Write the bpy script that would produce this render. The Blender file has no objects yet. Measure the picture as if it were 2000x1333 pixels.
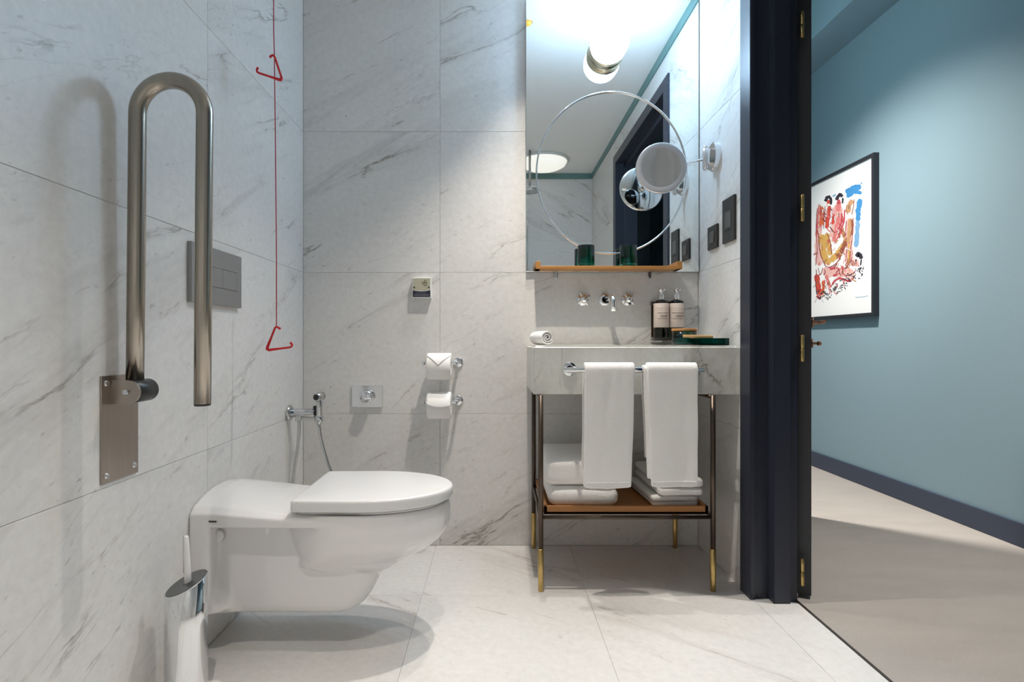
import bpy, bmesh, math, random
from mathutils import Vector, Matrix, noise

# ------------------------------------------------------------------ camera, light, exposure
S = 0.95                      # metres of depth per survey unit
F = 1111.0 * S                # focal length in pixels of the 2000 px wide frame
CAMH = 0.865
sc = bpy.context.scene
C = sc.collection
cam_d = bpy.data.cameras.new('camera')
cam_d.sensor_width = 36.0
cam_d.lens = F / 2000.0 * 36.0
cam_d.shift_x = 0.017
cam_d.shift_y = 0.00075
cam_d.clip_start = 0.02
cam = bpy.data.objects.new('camera', cam_d)
cam.location = (0, 0, CAMH)
cam.rotation_euler = (math.pi / 2, 0, 0)
C.objects.link(cam)
sc.camera = cam

sc.view_settings.view_transform = 'Standard'
sc.view_settings.look = 'None'
sc.view_settings.gamma = 1.0
sc.view_settings.use_curve_mapping = False
sc.view_settings.exposure = 0.0

W = bpy.data.worlds.new('world'); sc.world = W
W.use_nodes = True
W.node_tree.nodes['Background'].inputs[0].default_value = (0.6, 0.7, 0.8, 1)
W.node_tree.nodes['Background'].inputs[1].default_value = 0.02

SPOT_POWER = (52.0, 78.0, 46.0, 96.0)   # the three ceiling downlights towards the mirror, then an added fill spot
SPOT_COL = (1.0, 0.905, 0.80)
SCONCE_EMIT = 64.0
SCONCE_COL = (0.51, 0.745, 1.0)
SHOWER_EMIT = 0.75
HALL_POWER = (450.0, 250.0)

# room numbers (metres)
XL, XR = -0.813, 0.865
YB, YF = 2.415 * S, -0.24
ZC = 2.36
XH = 2.225                    # hall wall
def at(x, y, d):
    return Vector(((x - 966) * d / 1111.0, d * S, CAMH - (y - 668) * d / 1111.0))

# ------------------------------------------------------------------ materials
def nt(name):
    m = bpy.data.materials.new(name); m.use_nodes = True
    n = m.node_tree.nodes; l = m.node_tree.links
    return m, n, l, n['Principled BSDF']
def lin(r, g, b):
    f = lambda c: (c / 255 / 12.92) if c / 255 <= 0.04045 else ((c / 255 + 0.055) / 1.055) ** 2.4
    return (f(r), f(g), f(b), 1)
def plain(name, col, rough=0.5, metal=0.0, noise_s=0.0, noise_a=0.0, bump=0.0, spec=0.5, stretch=(1, 1, 1), coat=0.0):
    m, n, l, b = nt(name)
    b.inputs['Base Color'].default_value = col
    b.inputs['Roughness'].default_value = rough
    b.inputs['Metallic'].default_value = metal
    b.inputs['Specular IOR Level'].default_value = spec
    b.inputs['Coat Weight'].default_value = coat
    if noise_s:
        tc = n.new('ShaderNodeTexCoord'); mp = n.new('ShaderNodeMapping'); mp.inputs['Scale'].default_value = stretch
        no = n.new('ShaderNodeTexNoise'); no.inputs['Scale'].default_value = noise_s; no.inputs['Detail'].default_value = 5
        l.new(tc.outputs['Object'], mp.inputs['Vector']); l.new(mp.outputs[0], no.inputs['Vector'])
        if noise_a:
            mx = n.new('ShaderNodeMix'); mx.data_type = 'RGBA'
            mx.inputs['A'].default_value = tuple(c * (1 - noise_a) for c in col[:3]) + (1,)
            mx.inputs['B'].default_value = tuple(min(1, c * (1 + noise_a)) for c in col[:3]) + (1,)
            l.new(no.outputs['Fac'], mx.inputs['Factor']); l.new(mx.outputs['Result'], b.inputs['Base Color'])
        if bump:
            bp = n.new('ShaderNodeBump'); bp.inputs['Strength'].default_value = bump; bp.inputs['Distance'].default_value = 0.002
            l.new(no.outputs['Fac'], bp.inputs['Height']); l.new(bp.outputs[0], b.inputs['Normal'])
    return m
def emit(name, col, strength):
    m, n, l, b = nt(name)
    b.inputs['Base Color'].default_value = (0.8, 0.8, 0.8, 1)
    b.inputs['Emission Color'].default_value = tuple(col) + (1,)
    b.inputs['Emission Strength'].default_value = strength
    return m
def glass(name, col, rough=0.02):
    m, n, l, b = nt(name)
    b.inputs['Base Color'].default_value = col
    b.inputs['Roughness'].default_value = rough
    b.inputs['Transmission Weight'].default_value = 1.0
    b.inputs['IOR'].default_value = 1.45
    return m
def marble(name, base, vein, rough=0.42, ang=30, strength=1.0, seed=0.0, dens=0.0):
    m, n, l, b = nt(name)
    def N(t, **kw):
        x = n.new(t)
        for k, v in kw.items(): setattr(x, k, v)
        return x
    def math_(op, a, c=None, d=None):
        x = N('ShaderNodeMath', operation=op)
        for i, v in enumerate((a, c, d)):
            if v is None: continue
            if isinstance(v, (int, float)): x.inputs[i].default_value = v
            else: l.new(v, x.inputs[i])
        return x.outputs[0]
    def vmath(op, a, c):
        x = N('ShaderNodeVectorMath', operation=op)
        for i, v in enumerate((a, c)):
            if isinstance(v, (tuple, list)): x.inputs[i].default_value = v
            else: l.new(v, x.inputs[i])
        return x.outputs[0]
    def noise_(vec, s, det=4, r=0.55, col=False):
        x = N('ShaderNodeTexNoise'); x.inputs['Scale'].default_value = s; x.inputs['Detail'].default_value = det
        x.inputs['Roughness'].default_value = r; l.new(vec, x.inputs['Vector'])
        return x.outputs['Color'] if col else x.outputs['Fac']
    def smooth(v, a, c):
        x = N('ShaderNodeMapRange', interpolation_type='SMOOTHSTEP')
        l.new(v, x.inputs['Value']); x.inputs['From Min'].default_value = a; x.inputs['From Max'].default_value = c
        return x.outputs['Result']
    tc = N('ShaderNodeTexCoord'); oi = N('ShaderNodeObjectInfo')
    cx = N('ShaderNodeCombineXYZ')
    l.new(math_('MULTIPLY', oi.outputs['Random'], 37.0), cx.inputs[0])
    l.new(math_('MULTIPLY', oi.outputs['Random'], 91.0), cx.inputs[1])
    cx.inputs[2].default_value = seed
    co = vmath('ADD', tc.outputs['Object'], cx.outputs[0])
    wob = noise_(co, 2.2, 3, 0.5, True)
    wob = vmath('SUBTRACT', wob, (0.5, 0.5, 0.5))
    sc_ = N('ShaderNodeVectorMath', operation='SCALE'); l.new(wob, sc_.inputs[0]); sc_.inputs['Scale'].default_value = 0.085
    cod = vmath('ADD', co, sc_.outputs[0])
    mp = N('ShaderNodeMapping'); mp.vector_type = 'POINT'
    mp.inputs['Rotation'].default_value = (0, 0, math.radians(-ang)); l.new(cod, mp.inputs['Vector'])
    st = vmath('MULTIPLY', mp.outputs[0], (0.34, 2.1, 1.0))
    st2 = vmath('MULTIPLY', mp.outputs[0], (0.7, 4.2, 1.0))
    # broad veins with a ragged core, fading in and out
    n1 = noise_(st, 1.35, 9, 0.60)
    d1 = math_('ABSOLUTE', math_('SUBTRACT', n1, 0.5))
    core = math_('SUBTRACT', 1.0, smooth(d1, 0.0, 0.0085))
    halo = math_('SUBTRACT', 1.0, smooth(d1, 0.0, 0.05))
    mask = smooth(noise_(st, 1.1, 2), 0.46 - dens, 0.66 - dens)
    mask2 = smooth(noise_(st2, 2.3, 3), 0.50, 0.66)
    v1 = math_('MULTIPLY', core, mask2)
    v2 = math_('MULTIPLY', math_('MULTIPLY', halo, mask), 0.22)
    # fine secondary veins
    n2 = noise_(st2, 1.9, 6, 0.6)
    d2 = math_('ABSOLUTE', math_('SUBTRACT', n2, 0.52))
    fine = math_('MULTIPLY', math_('SUBTRACT', 1.0, smooth(d2, 0.0, 0.012)), smooth(noise_(st, 3.1, 2), 0.52, 0.68))
    # brown smudges lying along the veins
    smd = math_('MULTIPLY', smooth(noise_(vmath('MULTIPLY', mp.outputs[0], (2.0, 6.0, 1.0)), 2.6, 5, 0.62), 0.60, 0.74), mask)
    # flecks and pits
    fl = smooth(noise_(vmath('MULTIPLY', mp.outputs[0], (34, 70, 1)), 1.0, 2, 0.5), 0.64, 0.74)
    fl = math_('MULTIPLY', fl, smooth(noise_(co, 5.0, 2), 0.35, 0.75))
    tot = math_('ADD', math_('MULTIPLY', v1, 0.66), v2)
    tot = math_('ADD', tot, math_('MULTIPLY', fine, 0.24))
    tot = math_('ADD', tot, math_('MULTIPLY', smd, 0.26))
    tot = math_('ADD', tot, math_('MULTIPLY', fl, 0.5))
    tot = math_('MINIMUM', math_('MULTIPLY', tot, strength), 0.92)
    cl = noise_(cod, 3.2, 6, 0.6); cl2 = noise_(co, 46.0, 4, 0.65)
    shade = math_('ADD', math_('MULTIPLY', cl, 0.13), math_('MULTIPLY', cl2, 0.24))
    mixb = N('ShaderNodeMix', data_type='RGBA')
    mixb.inputs['A'].default_value = tuple(c * 0.80 for c in base[:3]) + (1,)
    mixb.inputs['B'].default_value = tuple(min(1, c * 1.18) for c in base[:3]) + (1,)
    l.new(math_('MULTIPLY', shade, 3.0), mixb.inputs['Factor'])
    mixv = N('ShaderNodeMix', data_type='RGBA')
    l.new(mixb.outputs['Result'], mixv.inputs['A']); mixv.inputs['B'].default_value = vein
    l.new(tot, mixv.inputs['Factor'])
    l.new(mixv.outputs['Result'], b.inputs['Base Color'])
    b.inputs['Roughness'].default_value = rough
    bp = N('ShaderNodeBump'); bp.inputs['Strength'].default_value = 0.12; bp.inputs['Distance'].default_value = 0.001
    l.new(cl2, bp.inputs['Height']); l.new(bp.outputs[0], b.inputs['Normal'])
    return m

M = {}
M['wall_marble'] = marble('wall_marble', (0.73, 0.72, 0.70, 1), (0.22, 0.19, 0.155, 1), 0.40, 27)
M['floor_marble'] = marble('floor_marble', (0.685, 0.68, 0.67, 1), (0.30, 0.25, 0.21, 1), 0.28, -36, 0.75, 5.0)
M['counter_marble'] = marble('counter_marble', (0.74, 0.735, 0.69, 1), (0.31, 0.30, 0.23, 1), 0.30, 40, 1.15, 9.0, 0.10)
M['grout'] = plain('grout', (0.47, 0.46, 0.44, 1), 0.9, noise_s=60, noise_a=0.1)
M['ceiling'] = plain('ceiling_paint', (0.87, 0.88, 0.87, 1), 0.85, noise_s=8, noise_a=0.02)
M['teal_trim'] = plain('teal_trim_paint', lin(104, 142, 140), 0.5, noise_s=9, noise_a=0.05)
M['teal_wall'] = plain('teal_wall_paint', lin(138, 164, 176), 0.75, noise_s=70, noise_a=0.03, bump=0.03)
M['navy'] = plain('navy_gloss_paint', lin(46, 51, 64), 0.36, noise_s=6, noise_a=0.06)
M['navy_base'] = plain('navy_skirting_paint', lin(58, 68, 88), 0.42, noise_s=6, noise_a=0.05)
M['dark_leaf'] = plain('dark_door_paint', lin(40, 42, 48), 0.4, noise_s=6, noise_a=0.06)
M['ceramic'] = plain('white_ceramic', (0.78, 0.77, 0.765, 1), 0.10, noise_s=3, noise_a=0.01, coat=0.4)
M['seat_plastic'] = plain('white_seat_plastic', (0.74, 0.74, 0.745, 1), 0.16, noise_s=3, noise_a=0.008)
M['chrome'] = plain('chrome', (0.80, 0.81, 0.83, 1), 0.07, 1.0, noise_s=4, noise_a=0.02)
M['soft_chrome'] = plain('soft_chrome', (0.62, 0.63, 0.64, 1), 0.16, 1.0, noise_s=4, noise_a=0.03)
M['dark_chrome'] = plain('dark_chrome', (0.20, 0.205, 0.21, 1), 0.22, 1.0, noise_s=4, noise_a=0.03)
M['steel'] = plain('brushed_steel', (0.40, 0.36, 0.31, 1), 0.24, 1.0, noise_s=90, noise_a=0.10, bump=0.04, stretch=(1, 1, 0.04))
M['plate_steel'] = plain('brushed_plate_steel', (0.42, 0.37, 0.325, 1), 0.34, 1.0, noise_s=120, noise_a=0.10, bump=0.03, stretch=(1, 1, 0.05))
M['flush_grey'] = plain('satin_grey_plate', (0.33, 0.33, 0.33, 1), 0.42, 0.75, noise_s=70, noise_a=0.08, stretch=(1, 0.06, 1))
M['black_plastic'] = plain('black_plastic', (0.016, 0.017, 0.02, 1), 0.38, noise_s=30, noise_a=0.1)
M['black_switch'] = plain('bronze_black_switch', (0.030, 0.028, 0.027, 1), 0.42, noise_s=30, noise_a=0.1)
M['switch_face'] = plain('dark_rocker', (0.085, 0.083, 0.080, 1), 0.35, noise_s=30, noise_a=0.1)
M['red'] = plain('red_plastic', (0.62, 0.012, 0.018, 1), 0.30, noise_s=20, noise_a=0.05)
M['red_cord'] = plain('red_cord', (0.42, 0.012, 0.03, 1), 0.6, noise_s=400, noise_a=0.25)
M['paper'] = plain('tissue_paper', (0.90, 0.89, 0.87, 1), 0.95, noise_s=160, noise_a=0.03, bump=0.25)
M['terry'] = plain('white_terry', (0.95, 0.935, 0.91, 1), 1.0, noise_s=330, noise_a=0.05, bump=0.9, spec=0.1)
M['wood'] = plain('oiled_oak', (0.46, 0.215, 0.06, 1), 0.42, noise_s=14, noise_a=0.28, stretch=(0.6, 8, 8))
M['tan_tray'] = plain('tan_tray_veneer', (0.42, 0.175, 0.045, 1), 0.45, noise_s=12, noise_a=0.18, stretch=(0.6, 8, 8))
M['pale_wood'] = plain('pale_wood', (0.72, 0.46, 0.20, 1), 0.5, noise_s=20, noise_a=0.15, stretch=(1, 9, 9))
M['bronze'] = plain('dark_bronze', (0.105, 0.080, 0.062, 1), 0.36, 0.85, noise_s=30, noise_a=0.12)
M['brass'] = plain('aged_brass', (0.56, 0.40, 0.16, 1), 0.30, 1.0, noise_s=30, noise_a=0.12)
M['pale_brass'] = plain('pale_brass', (0.66, 0.58, 0.42, 1), 0.25, 1.0, noise_s=30, noise_a=0.06)
M['copper'] = plain('copper_handle', (0.50, 0.27, 0.17, 1), 0.30, 1.0, noise_s=30, noise_a=0.08)
M['green_glass'] = glass('deep_green_glass', (0.03, 0.42, 0.34, 1), 0.03)
M['dark_green'] = glass('dark_green_glass', (0.015, 0.22, 0.20, 1), 0.03)
M['bottle_glass'] = glass('smoky_bottle_glass', (0.06, 0.075, 0.05, 1), 0.05)
M['amber'] = plain('amber_cap', (0.045, 0.022, 0.014, 1), 0.3, noise_s=20, noise_a=0.1)
M['label'] = plain('beige_label', (0.62, 0.53, 0.47, 1), 0.7, noise_s=80, noise_a=0.05)
M['ink'] = plain('dark_ink', (0.05, 0.035, 0.03, 1), 0.8, noise_s=40, noise_a=0.05)
M['white_plastic'] = plain('white_plastic', (0.80, 0.80, 0.77, 1), 0.4, noise_s=20, noise_a=0.02)
M['cream_panel'] = plain('cream_panel', (0.47, 0.46, 0.35, 1), 0.45, noise_s=20, noise_a=0.04)
M['navy_panel'] = plain('navy_panel', (0.020, 0.021, 0.040, 1), 0.4, noise_s=20, noise_a=0.05)
M['icon_ink'] = plain('icon_ink', (0.17, 0.15, 0.05, 1), 0.6, noise_s=20, noise_a=0.05)
M['print_grey'] = plain('print_grey', (0.34, 0.34, 0.40, 1), 0.6, noise_s=20, noise_a=0.05)
M['carpet'] = None
M['metal_strip'] = plain('dark_metal_strip', (0.10, 0.085, 0.075, 1), 0.4, 0.8, noise_s=20, noise_a=0.1)
M['frame_black'] = plain('frame_black', (0.028, 0.03, 0.038, 1), 0.45, noise_s=25, noise_a=0.15, stretch=(1, 1, 8))
M['art_paper'] = plain('art_paper', (0.86, 0.87, 0.88, 1), 0.8, noise_s=60, noise_a=0.02)
M['sconce_glass'] = emit('lit_opal_glass', SCONCE_COL, SCONCE_EMIT)
M['shower_glow'] = emit('lit_shower_lamp', (1.0, 0.95, 0.86), SHOWER_EMIT)
M['spot_lens'] = emit('lit_downlight_lens', (1.0, 0.50, 0.10), 0.55)
M['spot_lens'].node_tree.nodes['Principled BSDF'].inputs['Base Color'].default_value = (0.75, 0.34, 0.04, 1)
M['vanity_mirror'] = plain('mirror_silver', (0.90, 0.93, 0.92, 1), 0.012, 1.0, noise_s=2, noise_a=0.004)
M['frosted'] = plain('frosted_rim', (0.50, 0.51, 0.54, 1), 0.5, noise_s=30, noise_a=0.02)
M['mag_mirror'] = plain('magnifier_silver', (0.74, 0.74, 0.74, 1), 0.03, 1.0, noise_s=2, noise_a=0.004)
def carpet_mat():
    m, n, l, b = nt('grey_carpet')
    tc = n.new('ShaderNodeTexCoord')
    a = n.new('ShaderNodeTexNoise'); a.inputs['Scale'].default_value = 420; a.inputs['Detail'].default_value = 3
    mp = n.new('ShaderNodeMapping'); mp.inputs['Scale'].default_value = (1.5, 5, 1); mp.inputs['Rotation'].default_value = (0, 0, 0.45)
    c = n.new('ShaderNodeTexNoise'); c.inputs['Scale'].default_value = 2.2; c.inputs['Detail'].default_value = 6
    l.new(tc.outputs['Object'], a.inputs['Vector']); l.new(tc.outputs['Object'], mp.inputs['Vector']); l.new(mp.outputs[0], c.inputs['Vector'])
    ad = n.new('ShaderNodeMath'); ad.operation = 'ADD'; l.new(a.outputs['Fac'], ad.inputs[0]); hm = n.new('ShaderNodeMath'); hm.operation = 'MULTIPLY'; hm.inputs[1].default_value = 0.5; l.new(c.outputs['Fac'], hm.inputs[0]); l.new(hm.outputs[0], ad.inputs[1])
    mr = n.new('ShaderNodeMapRange'); mr.inputs['From Min'].default_value = 0.35; mr.inputs['From Max'].default_value = 1.15; l.new(ad.outputs[0], mr.inputs['Value'])
    mx = n.new('ShaderNodeMix'); mx.data_type = 'RGBA'; mx.inputs['A'].default_value = (0.34, 0.315, 0.295, 1); mx.inputs['B'].default_value = (0.50, 0.465, 0.435, 1)
    l.new(mr.outputs[0], mx.inputs['Factor']); l.new(mx.outputs['Result'], b.inputs['Base Color'])
    b.inputs['Roughness'].default_value = 1.0; b.inputs['Specular IOR Level'].default_value = 0.1
    bp = n.new('ShaderNodeBump'); bp.inputs['Strength'].default_value = 0.7; bp.inputs['Distance'].default_value = 0.004
    l.new(a.outputs['Fac'], bp.inputs['Height']); l.new(bp.outputs[0], b.inputs['Normal'])
    return m
M['carpet'] = carpet_mat()

# ------------------------------------------------------------------ mesh helpers
def add_box(bm, lo, hi, bevel=0.0, seg=2, mat=None):
    b2 = bmesh.new()
    bmesh.ops.create_cube(b2, size=1.0)
    lo, hi = Vector(lo), Vector(hi)
    for v in b2.verts:
        v.co = Vector((lo[i] + (v.co[i] + 0.5) * (hi[i] - lo[i]) for i in range(3)))
    if bevel:
        bmesh.ops.bevel(b2, geom=b2.edges[:], offset=bevel, segments=seg, affect='EDGES', profile=0.5)
    merge(bm, b2, mat)
def merge(bm, b2, mat=None):
    vm = {}
    for v in b2.verts:
        co = v.co if mat is None else mat @ v.co
        vm[v] = bm.verts.new(co)
    for f in b2.faces:
        try:
            nf = bm.faces.new([vm[v] for v in f.verts]); nf.smooth = f.smooth; nf.material_index = f.material_index
        except ValueError: pass
    b2.free()
def frame_for(d):
    d = d.normalized(); up = Vector((0, 0, 1)) if abs(d.z) < 0.9 else Vector((1, 0, 0))
    a = d.cross(up).normalized(); b = d.cross(a).normalized()
    return a, b
def add_tube(bm, pts, r, seg=14, caps=True):
    pts = [Vector(p) for p in pts]
    n = len(pts); rings = []
    rr = r if isinstance(r, (list, tuple)) else [r] * n
    a = None
    for i, p in enumerate(pts):
        d = (pts[min(i + 1, n - 1)] - pts[max(i - 1, 0)])
        d.normalize()
        if a is None: a, b = frame_for(d)
        else:
            a = (a - d * a.dot(d)); a.normalize(); b = d.cross(a)
        rings.append([bm.verts.new(p + (a * math.cos(t) + b * math.sin(t)) * rr[i]) for t in [2 * math.pi * k / seg for k in range(seg)]])
    for i in range(n - 1):
        for k in range(seg):
            f = bm.faces.new((rings[i][k], rings[i][(k + 1) % seg], rings[i + 1][(k + 1) % seg], rings[i + 1][k])); f.smooth = True
    if caps:
        bm.faces.new(rings[0]); bm.faces.new(list(reversed(rings[-1])))
def add_cyl(bm, p0, p1, r, seg=24, bevel=0.0):
    p0, p1 = Vector(p0), Vector(p1)
    if bevel:
        d = (p1 - p0).normalized()
        add_tube(bm, [p0, p0 + d * 1e-4, p0 + d * bevel, p1 - d * bevel, p1 - d * 1e-4, p1], [r - bevel, r - bevel * 0.98, r, r, r - bevel * 0.98, r - bevel], seg)
    else:
        add_tube(bm, [p0, p1], r, seg)
def add_lathe(bm, prof, seg=32, mat=None):
    b2 = bmesh.new(); rings = []
    for (r, z) in prof:
        if r < 1e-6: rings.append([b2.verts.new((0, 0, z))])
        else: rings.append([b2.verts.new((r * math.cos(2 * math.pi * k / seg), r * math.sin(2 * math.pi * k / seg), z)) for k in range(seg)])
    for i in range(len(rings) - 1):
        A, B = rings[i], rings[i + 1]
        for k in range(seg):
            k2 = (k + 1) % seg
            if len(A) == 1 and len(B) == 1: continue
            if len(A) == 1: f = b2.faces.new((A[0], B[k2], B[k]))
            elif len(B) == 1: f = b2.faces.new((A[k], A[k2], B[0]))
            else: f = b2.faces.new((A[k], A[k2], B[k2], B[k]))
            f.smooth = True
    merge(bm, b2, mat)
def add_prism(bm, poly, axis_mat, depth):
    """poly: 2-D points; axis_mat maps (x, y, 0..depth) to the world"""
    lo = [bm.verts.new(axis_mat @ Vector((x, y, 0))) for x, y in poly]
    hi = [bm.verts.new(axis_mat @ Vector((x, y, depth))) for x, y in poly]
    n = len(poly)
    bm.faces.new(list(reversed(lo))); bm.faces.new(hi)
    for i in range(n):
        bm.faces.new((lo[i], lo[(i + 1) % n], hi[(i + 1) % n], hi[i]))
def basis(o, u, v, w):
    m = Matrix.Identity(4)
    for i, c in enumerate((u, v, w)):
        for r in range(3): m[r][i] = c[r]
    for r in range(3): m[r][3] = o[r]
    return m
def smoothpath(pts, n=8):
    pts = [Vector(p) for p in pts]; out = []
    P = [pts[0] * 2 - pts[1]] + pts + [pts[-1] * 2 - pts[-2]]
    for i in range(1, len(P) - 2):
        for k in range(n):
            t = k / n
            p0, p1, p2, p3 = P[i - 1], P[i], P[i + 1], P[i + 2]
            out.append(0.5 * (2 * p1 + (p2 - p0) * t + (2 * p0 - 5 * p1 + 4 * p2 - p3) * t * t + (3 * p1 - p0 - 3 * p2 + p3) * t ** 3))
    out.append(pts[-1]); return out

def obj(name, bm, mat, parent=None, label=None, fix=True):
    me = bpy.data.meshes.new(name)
    if fix: bmesh.ops.recalc_face_normals(bm, faces=bm.faces[:])
    bm.to_mesh(me); bm.free()
    for m in (mat if isinstance(mat, (list, tuple)) else [mat]): me.materials.append(M[m])
    o = bpy.data.objects.new(name, me); C.objects.link(o)
    if parent is not None: attach(o, parent)
    if label: o['label'] = label
    return o
def world_of(o):
    m = o.matrix_basis.copy()
    if o.parent is not None: m = world_of(o.parent) @ o.matrix_parent_inverse @ m
    return m
def attach(o, parent):
    o.parent = parent
    o.matrix_parent_inverse = world_of(parent).inverted()
def tag(o, label, cat, group=None):
    o['label'] = label; o['category'] = cat
    if group: o['group'] = group
    return o
def thing(name, loc, label, cat, group=None):
    o = bpy.data.objects.new(name, None); o.empty_display_size = 0.05
    o.location = loc; C.objects.link(o)
    return tag(o, label, cat, group)
def struct(name, bm, mat, label=None, parent=None):
    o = obj(name, bm, mat, parent)
    o['kind'] = 'structure'
    if label: o['label'] = label
    return o
def BM(): return bmesh.new()
def box_obj(name, lo, hi, mat, parent=None, bevel=0.0, label=None):
    b = BM(); add_box(b, lo, hi, bevel); return obj(name, b, mat, parent, label)
def tube_obj(name, pts, r, mat, parent=None, seg=14, label=None):
    b = BM(); add_tube(b, pts, r, seg); return obj(name, b, mat, parent, label)
def cyl_obj(name, p0, p1, r, mat, parent=None, seg=28, bevel=0.0, label=None):
    b = BM(); add_cyl(b, p0, p1, r, seg, bevel); return obj(name, b, mat, parent, label)

# ------------------------------------------------------------------ structure: tiled walls and floor
TILE_T, GAP = 0.009, 0.0011
tile_cache = {}
def tile_mesh(w, h, mat):
    k = (round(w, 4), round(h, 4), mat)
    if k not in tile_cache:
        b = BM(); add_box(b, (-w / 2 + GAP / 2, -h / 2 + GAP / 2, -TILE_T), (w / 2 - GAP / 2, h / 2 - GAP / 2, 0), 0.0007, 1)
        bmesh.ops.recalc_face_normals(b, faces=b.faces[:])
        me = bpy.data.meshes.new('tile'); b.to_mesh(me); b.free(); me.materials.append(M[mat]); tile_cache[k] = me
    return tile_cache[k]
AX = {'back': ((1, 0, 0), (0, 0, 1), (0, -1, 0)), 'left': ((0, 1, 0), (0, 0, 1), (1, 0, 0)),
      'right': ((0, -1, 0), (0, 0, 1), (-1, 0, 0)), 'front': ((-1, 0, 0), (0, 0, 1), (0, 1, 0)), 'floor': ((1, 0, 0), (0, 1, 0), (0, 0, 1))}
def tile(parent, side, a0, a1, b0, b1, plane, mat='wall_marble'):
    """a along the wall (world X or Y), b up (or Y on the floor)"""
    u, v, w = (Vector(c) for c in AX[side])
    if side in ('back', 'front'): c = Vector(((a0 + a1) / 2, plane, (b0 + b1) / 2))
    elif side in ('left', 'right'): c = Vector((plane, (a0 + a1) / 2, (b0 + b1) / 2))
    else: c = Vector(((a0 + a1) / 2, (b0 + b1) / 2, plane))
    o = bpy.data.objects.new('tile', tile_mesh(a1 - a0, b1 - b0, mat))
    o.matrix_basis = basis(c, u, v, w)
    C.objects.link(o); attach(o, parent)
    return o
ROWS = [0.0, 0.5596, 1.16, 1.758, 2.31]
T = TILE_T
def wall_tiles(wall, side, cols, plane, rows=ROWS):
    if side in ('back', 'left'): rows = rows[:-1] + [ZC]
    for i in range(len(rows) - 1):
        for j in range(len(cols) - 1):
            tile(wall, side, cols[j], cols[j + 1], rows[i], rows[i + 1], plane)
b = BM(); add_box(b, (XL - 0.12, YB + 0.0022, -0.05), (1.0, YB + 0.14, ZC + 0.1))
wall_back = struct('wall_back', b, 'grout', 'back wall of large pale marble tiles behind the toilet roll holders and vanity')
wall_tiles(wall_back, 'back', [XL, -0.2315, XR], YB)
b = BM(); add_box(b, (XL - 0.12, YF - 0.12, -0.05), (XL - 0.0022, YB + T, ZC + 0.1))
wall_left = struct('wall_left', b, 'grout', 'left wall of large pale marble tiles carrying the grab bar and flush plate')
wall_tiles(wall_left, 'left', [YF, 0.331, 1.612 * S, YB], XL)
DY0, DY1 = 0.75 * S, 1.985 * S      # rough doorway
DZ = 2.19
b = BM()
add_box(b, (XR + 0.0022, DY1, -0.05), (0.995, YB + T, ZC + 0.1))
add_box(b, (XR + 0.0022, YF - 0.12, -0.05), (0.995, DY0 - 0.06, ZC + 0.1))
add_box(b, (XR + 0.0022, DY0 - 0.06, DZ), (0.995, DY1, ZC + 0.1))
wall_right = struct('wall_right', b, 'grout', 'narrow right wall of marble tiles beside the doorway with switches on it')
wall_tiles(wall_right, 'right', [DY1, YB], XR)
wall_tiles(wall_right, 'right', [YF, DY0 - 0.06], XR)
tile(wall_right, 'right', DY0 - 0.06, DY1, DZ, 2.31, XR)
b = BM(); add_box(b, (XL - 0.12, YF - 0.12, -0.05), (1.0, YF - 0.0012, ZC + 0.1))
wall_front = struct('wall_front', b, 'grout', 'marble tiled shower wall seen only in the mirror')
wall_tiles(wall_front, 'front', [XL, -0.2315, XR], YF)
b = BM(); add_box(b, (XL - 0.12, YF - 0.12, -0.12), (1.004, YB + 0.1, -0.0020))
floor = struct('floor', b, 'grout', 'polished pale marble tile floor of the bathroom')
fx = [XL, -0.247, 0.3165, 0.868]; fy = [YF, 0.16, 0.72, 1.28, 1.94 * S, YB]
for i in range(len(fx) - 1):
    for j in range(len(fy) - 1):
        tile(floor, 'floor', fx[i], fx[i + 1], fy[j], fy[j + 1], 0, 'floor_marble')
tile(floor, 'floor', 0.868, 1.004, DY0 - 0.05, DY1 - 0.02, 0, 'floor_marble')
b = BM(); add_box(b, (XL - 0.12, YF - 0.12, ZC), (1.0, YB + 0.14, ZC + 0.1))
struct('ceiling', b, 'ceiling', 'plain white bathroom ceiling seen in the mirror')
b = BM()
add_box(b, (XR - 0.006, YF + 0.006, 2.312), (XR + T, YB - 0.018, ZC)); add_box(b, (XL + 0.006, YF - T, 2.312), (XR, YF + 0.006, ZC))
struct('trim_2', b, 'teal_trim', 'thin teal band running round the top of the bathroom walls')

# hall beyond the doorway
b = BM(); add_box(b, (1.012, -3.2, -0.1), (XH + 0.1, 5.4, 0.0))
struct('floor_hall', b, 'carpet', 'grey beige carpet of the hall beyond the doorway')
b = BM(); add_box(b, (1.004, DY0 - 0.05, -0.05), (1.012, DY1, 0.0015))
struct('trim_3', b, 'metal_strip', 'thin dark metal strip between marble threshold and carpet')
b = BM(); add_box(b, (XH, -3.2, -0.1), (XH + 0.12, 5.4, 3.12))
struct('wall_hall', b, 'teal_wall', 'blue grey painted hall wall with a framed print')
b = BM(); add_box(b, (XH - 0.016, -3.2, 0.0), (XH, 5.4, 0.102), 0.003)
struct('baseboard_hall', b, 'navy_base', 'dark navy skirting board along the hall carpet')
b = BM()
add_box(b, (0.995, DY1, -0.1), (1.004, 5.4, 3.12)); add_box(b, (0.995, -3.2, -0.1), (1.004, DY0 - 0.06, 3.12)); add_box(b, (0.995, DY0 - 0.06, DZ), (1.004, DY1, 3.12))
struct('wall_hall_near', b, 'teal_wall', 'hall side of the bathroom wall painted blue grey')
b = BM(); add_box(b, (0.99, 5.3, -0.1), (XH + 0.12, 5.42, 3.12)); add_box(b, (0.99, -3.32, -0.1), (XH + 0.12, -3.2, 3.12))
struct('wall_hall_end', b, 'teal_wall', 'end walls of the hall')
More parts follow.
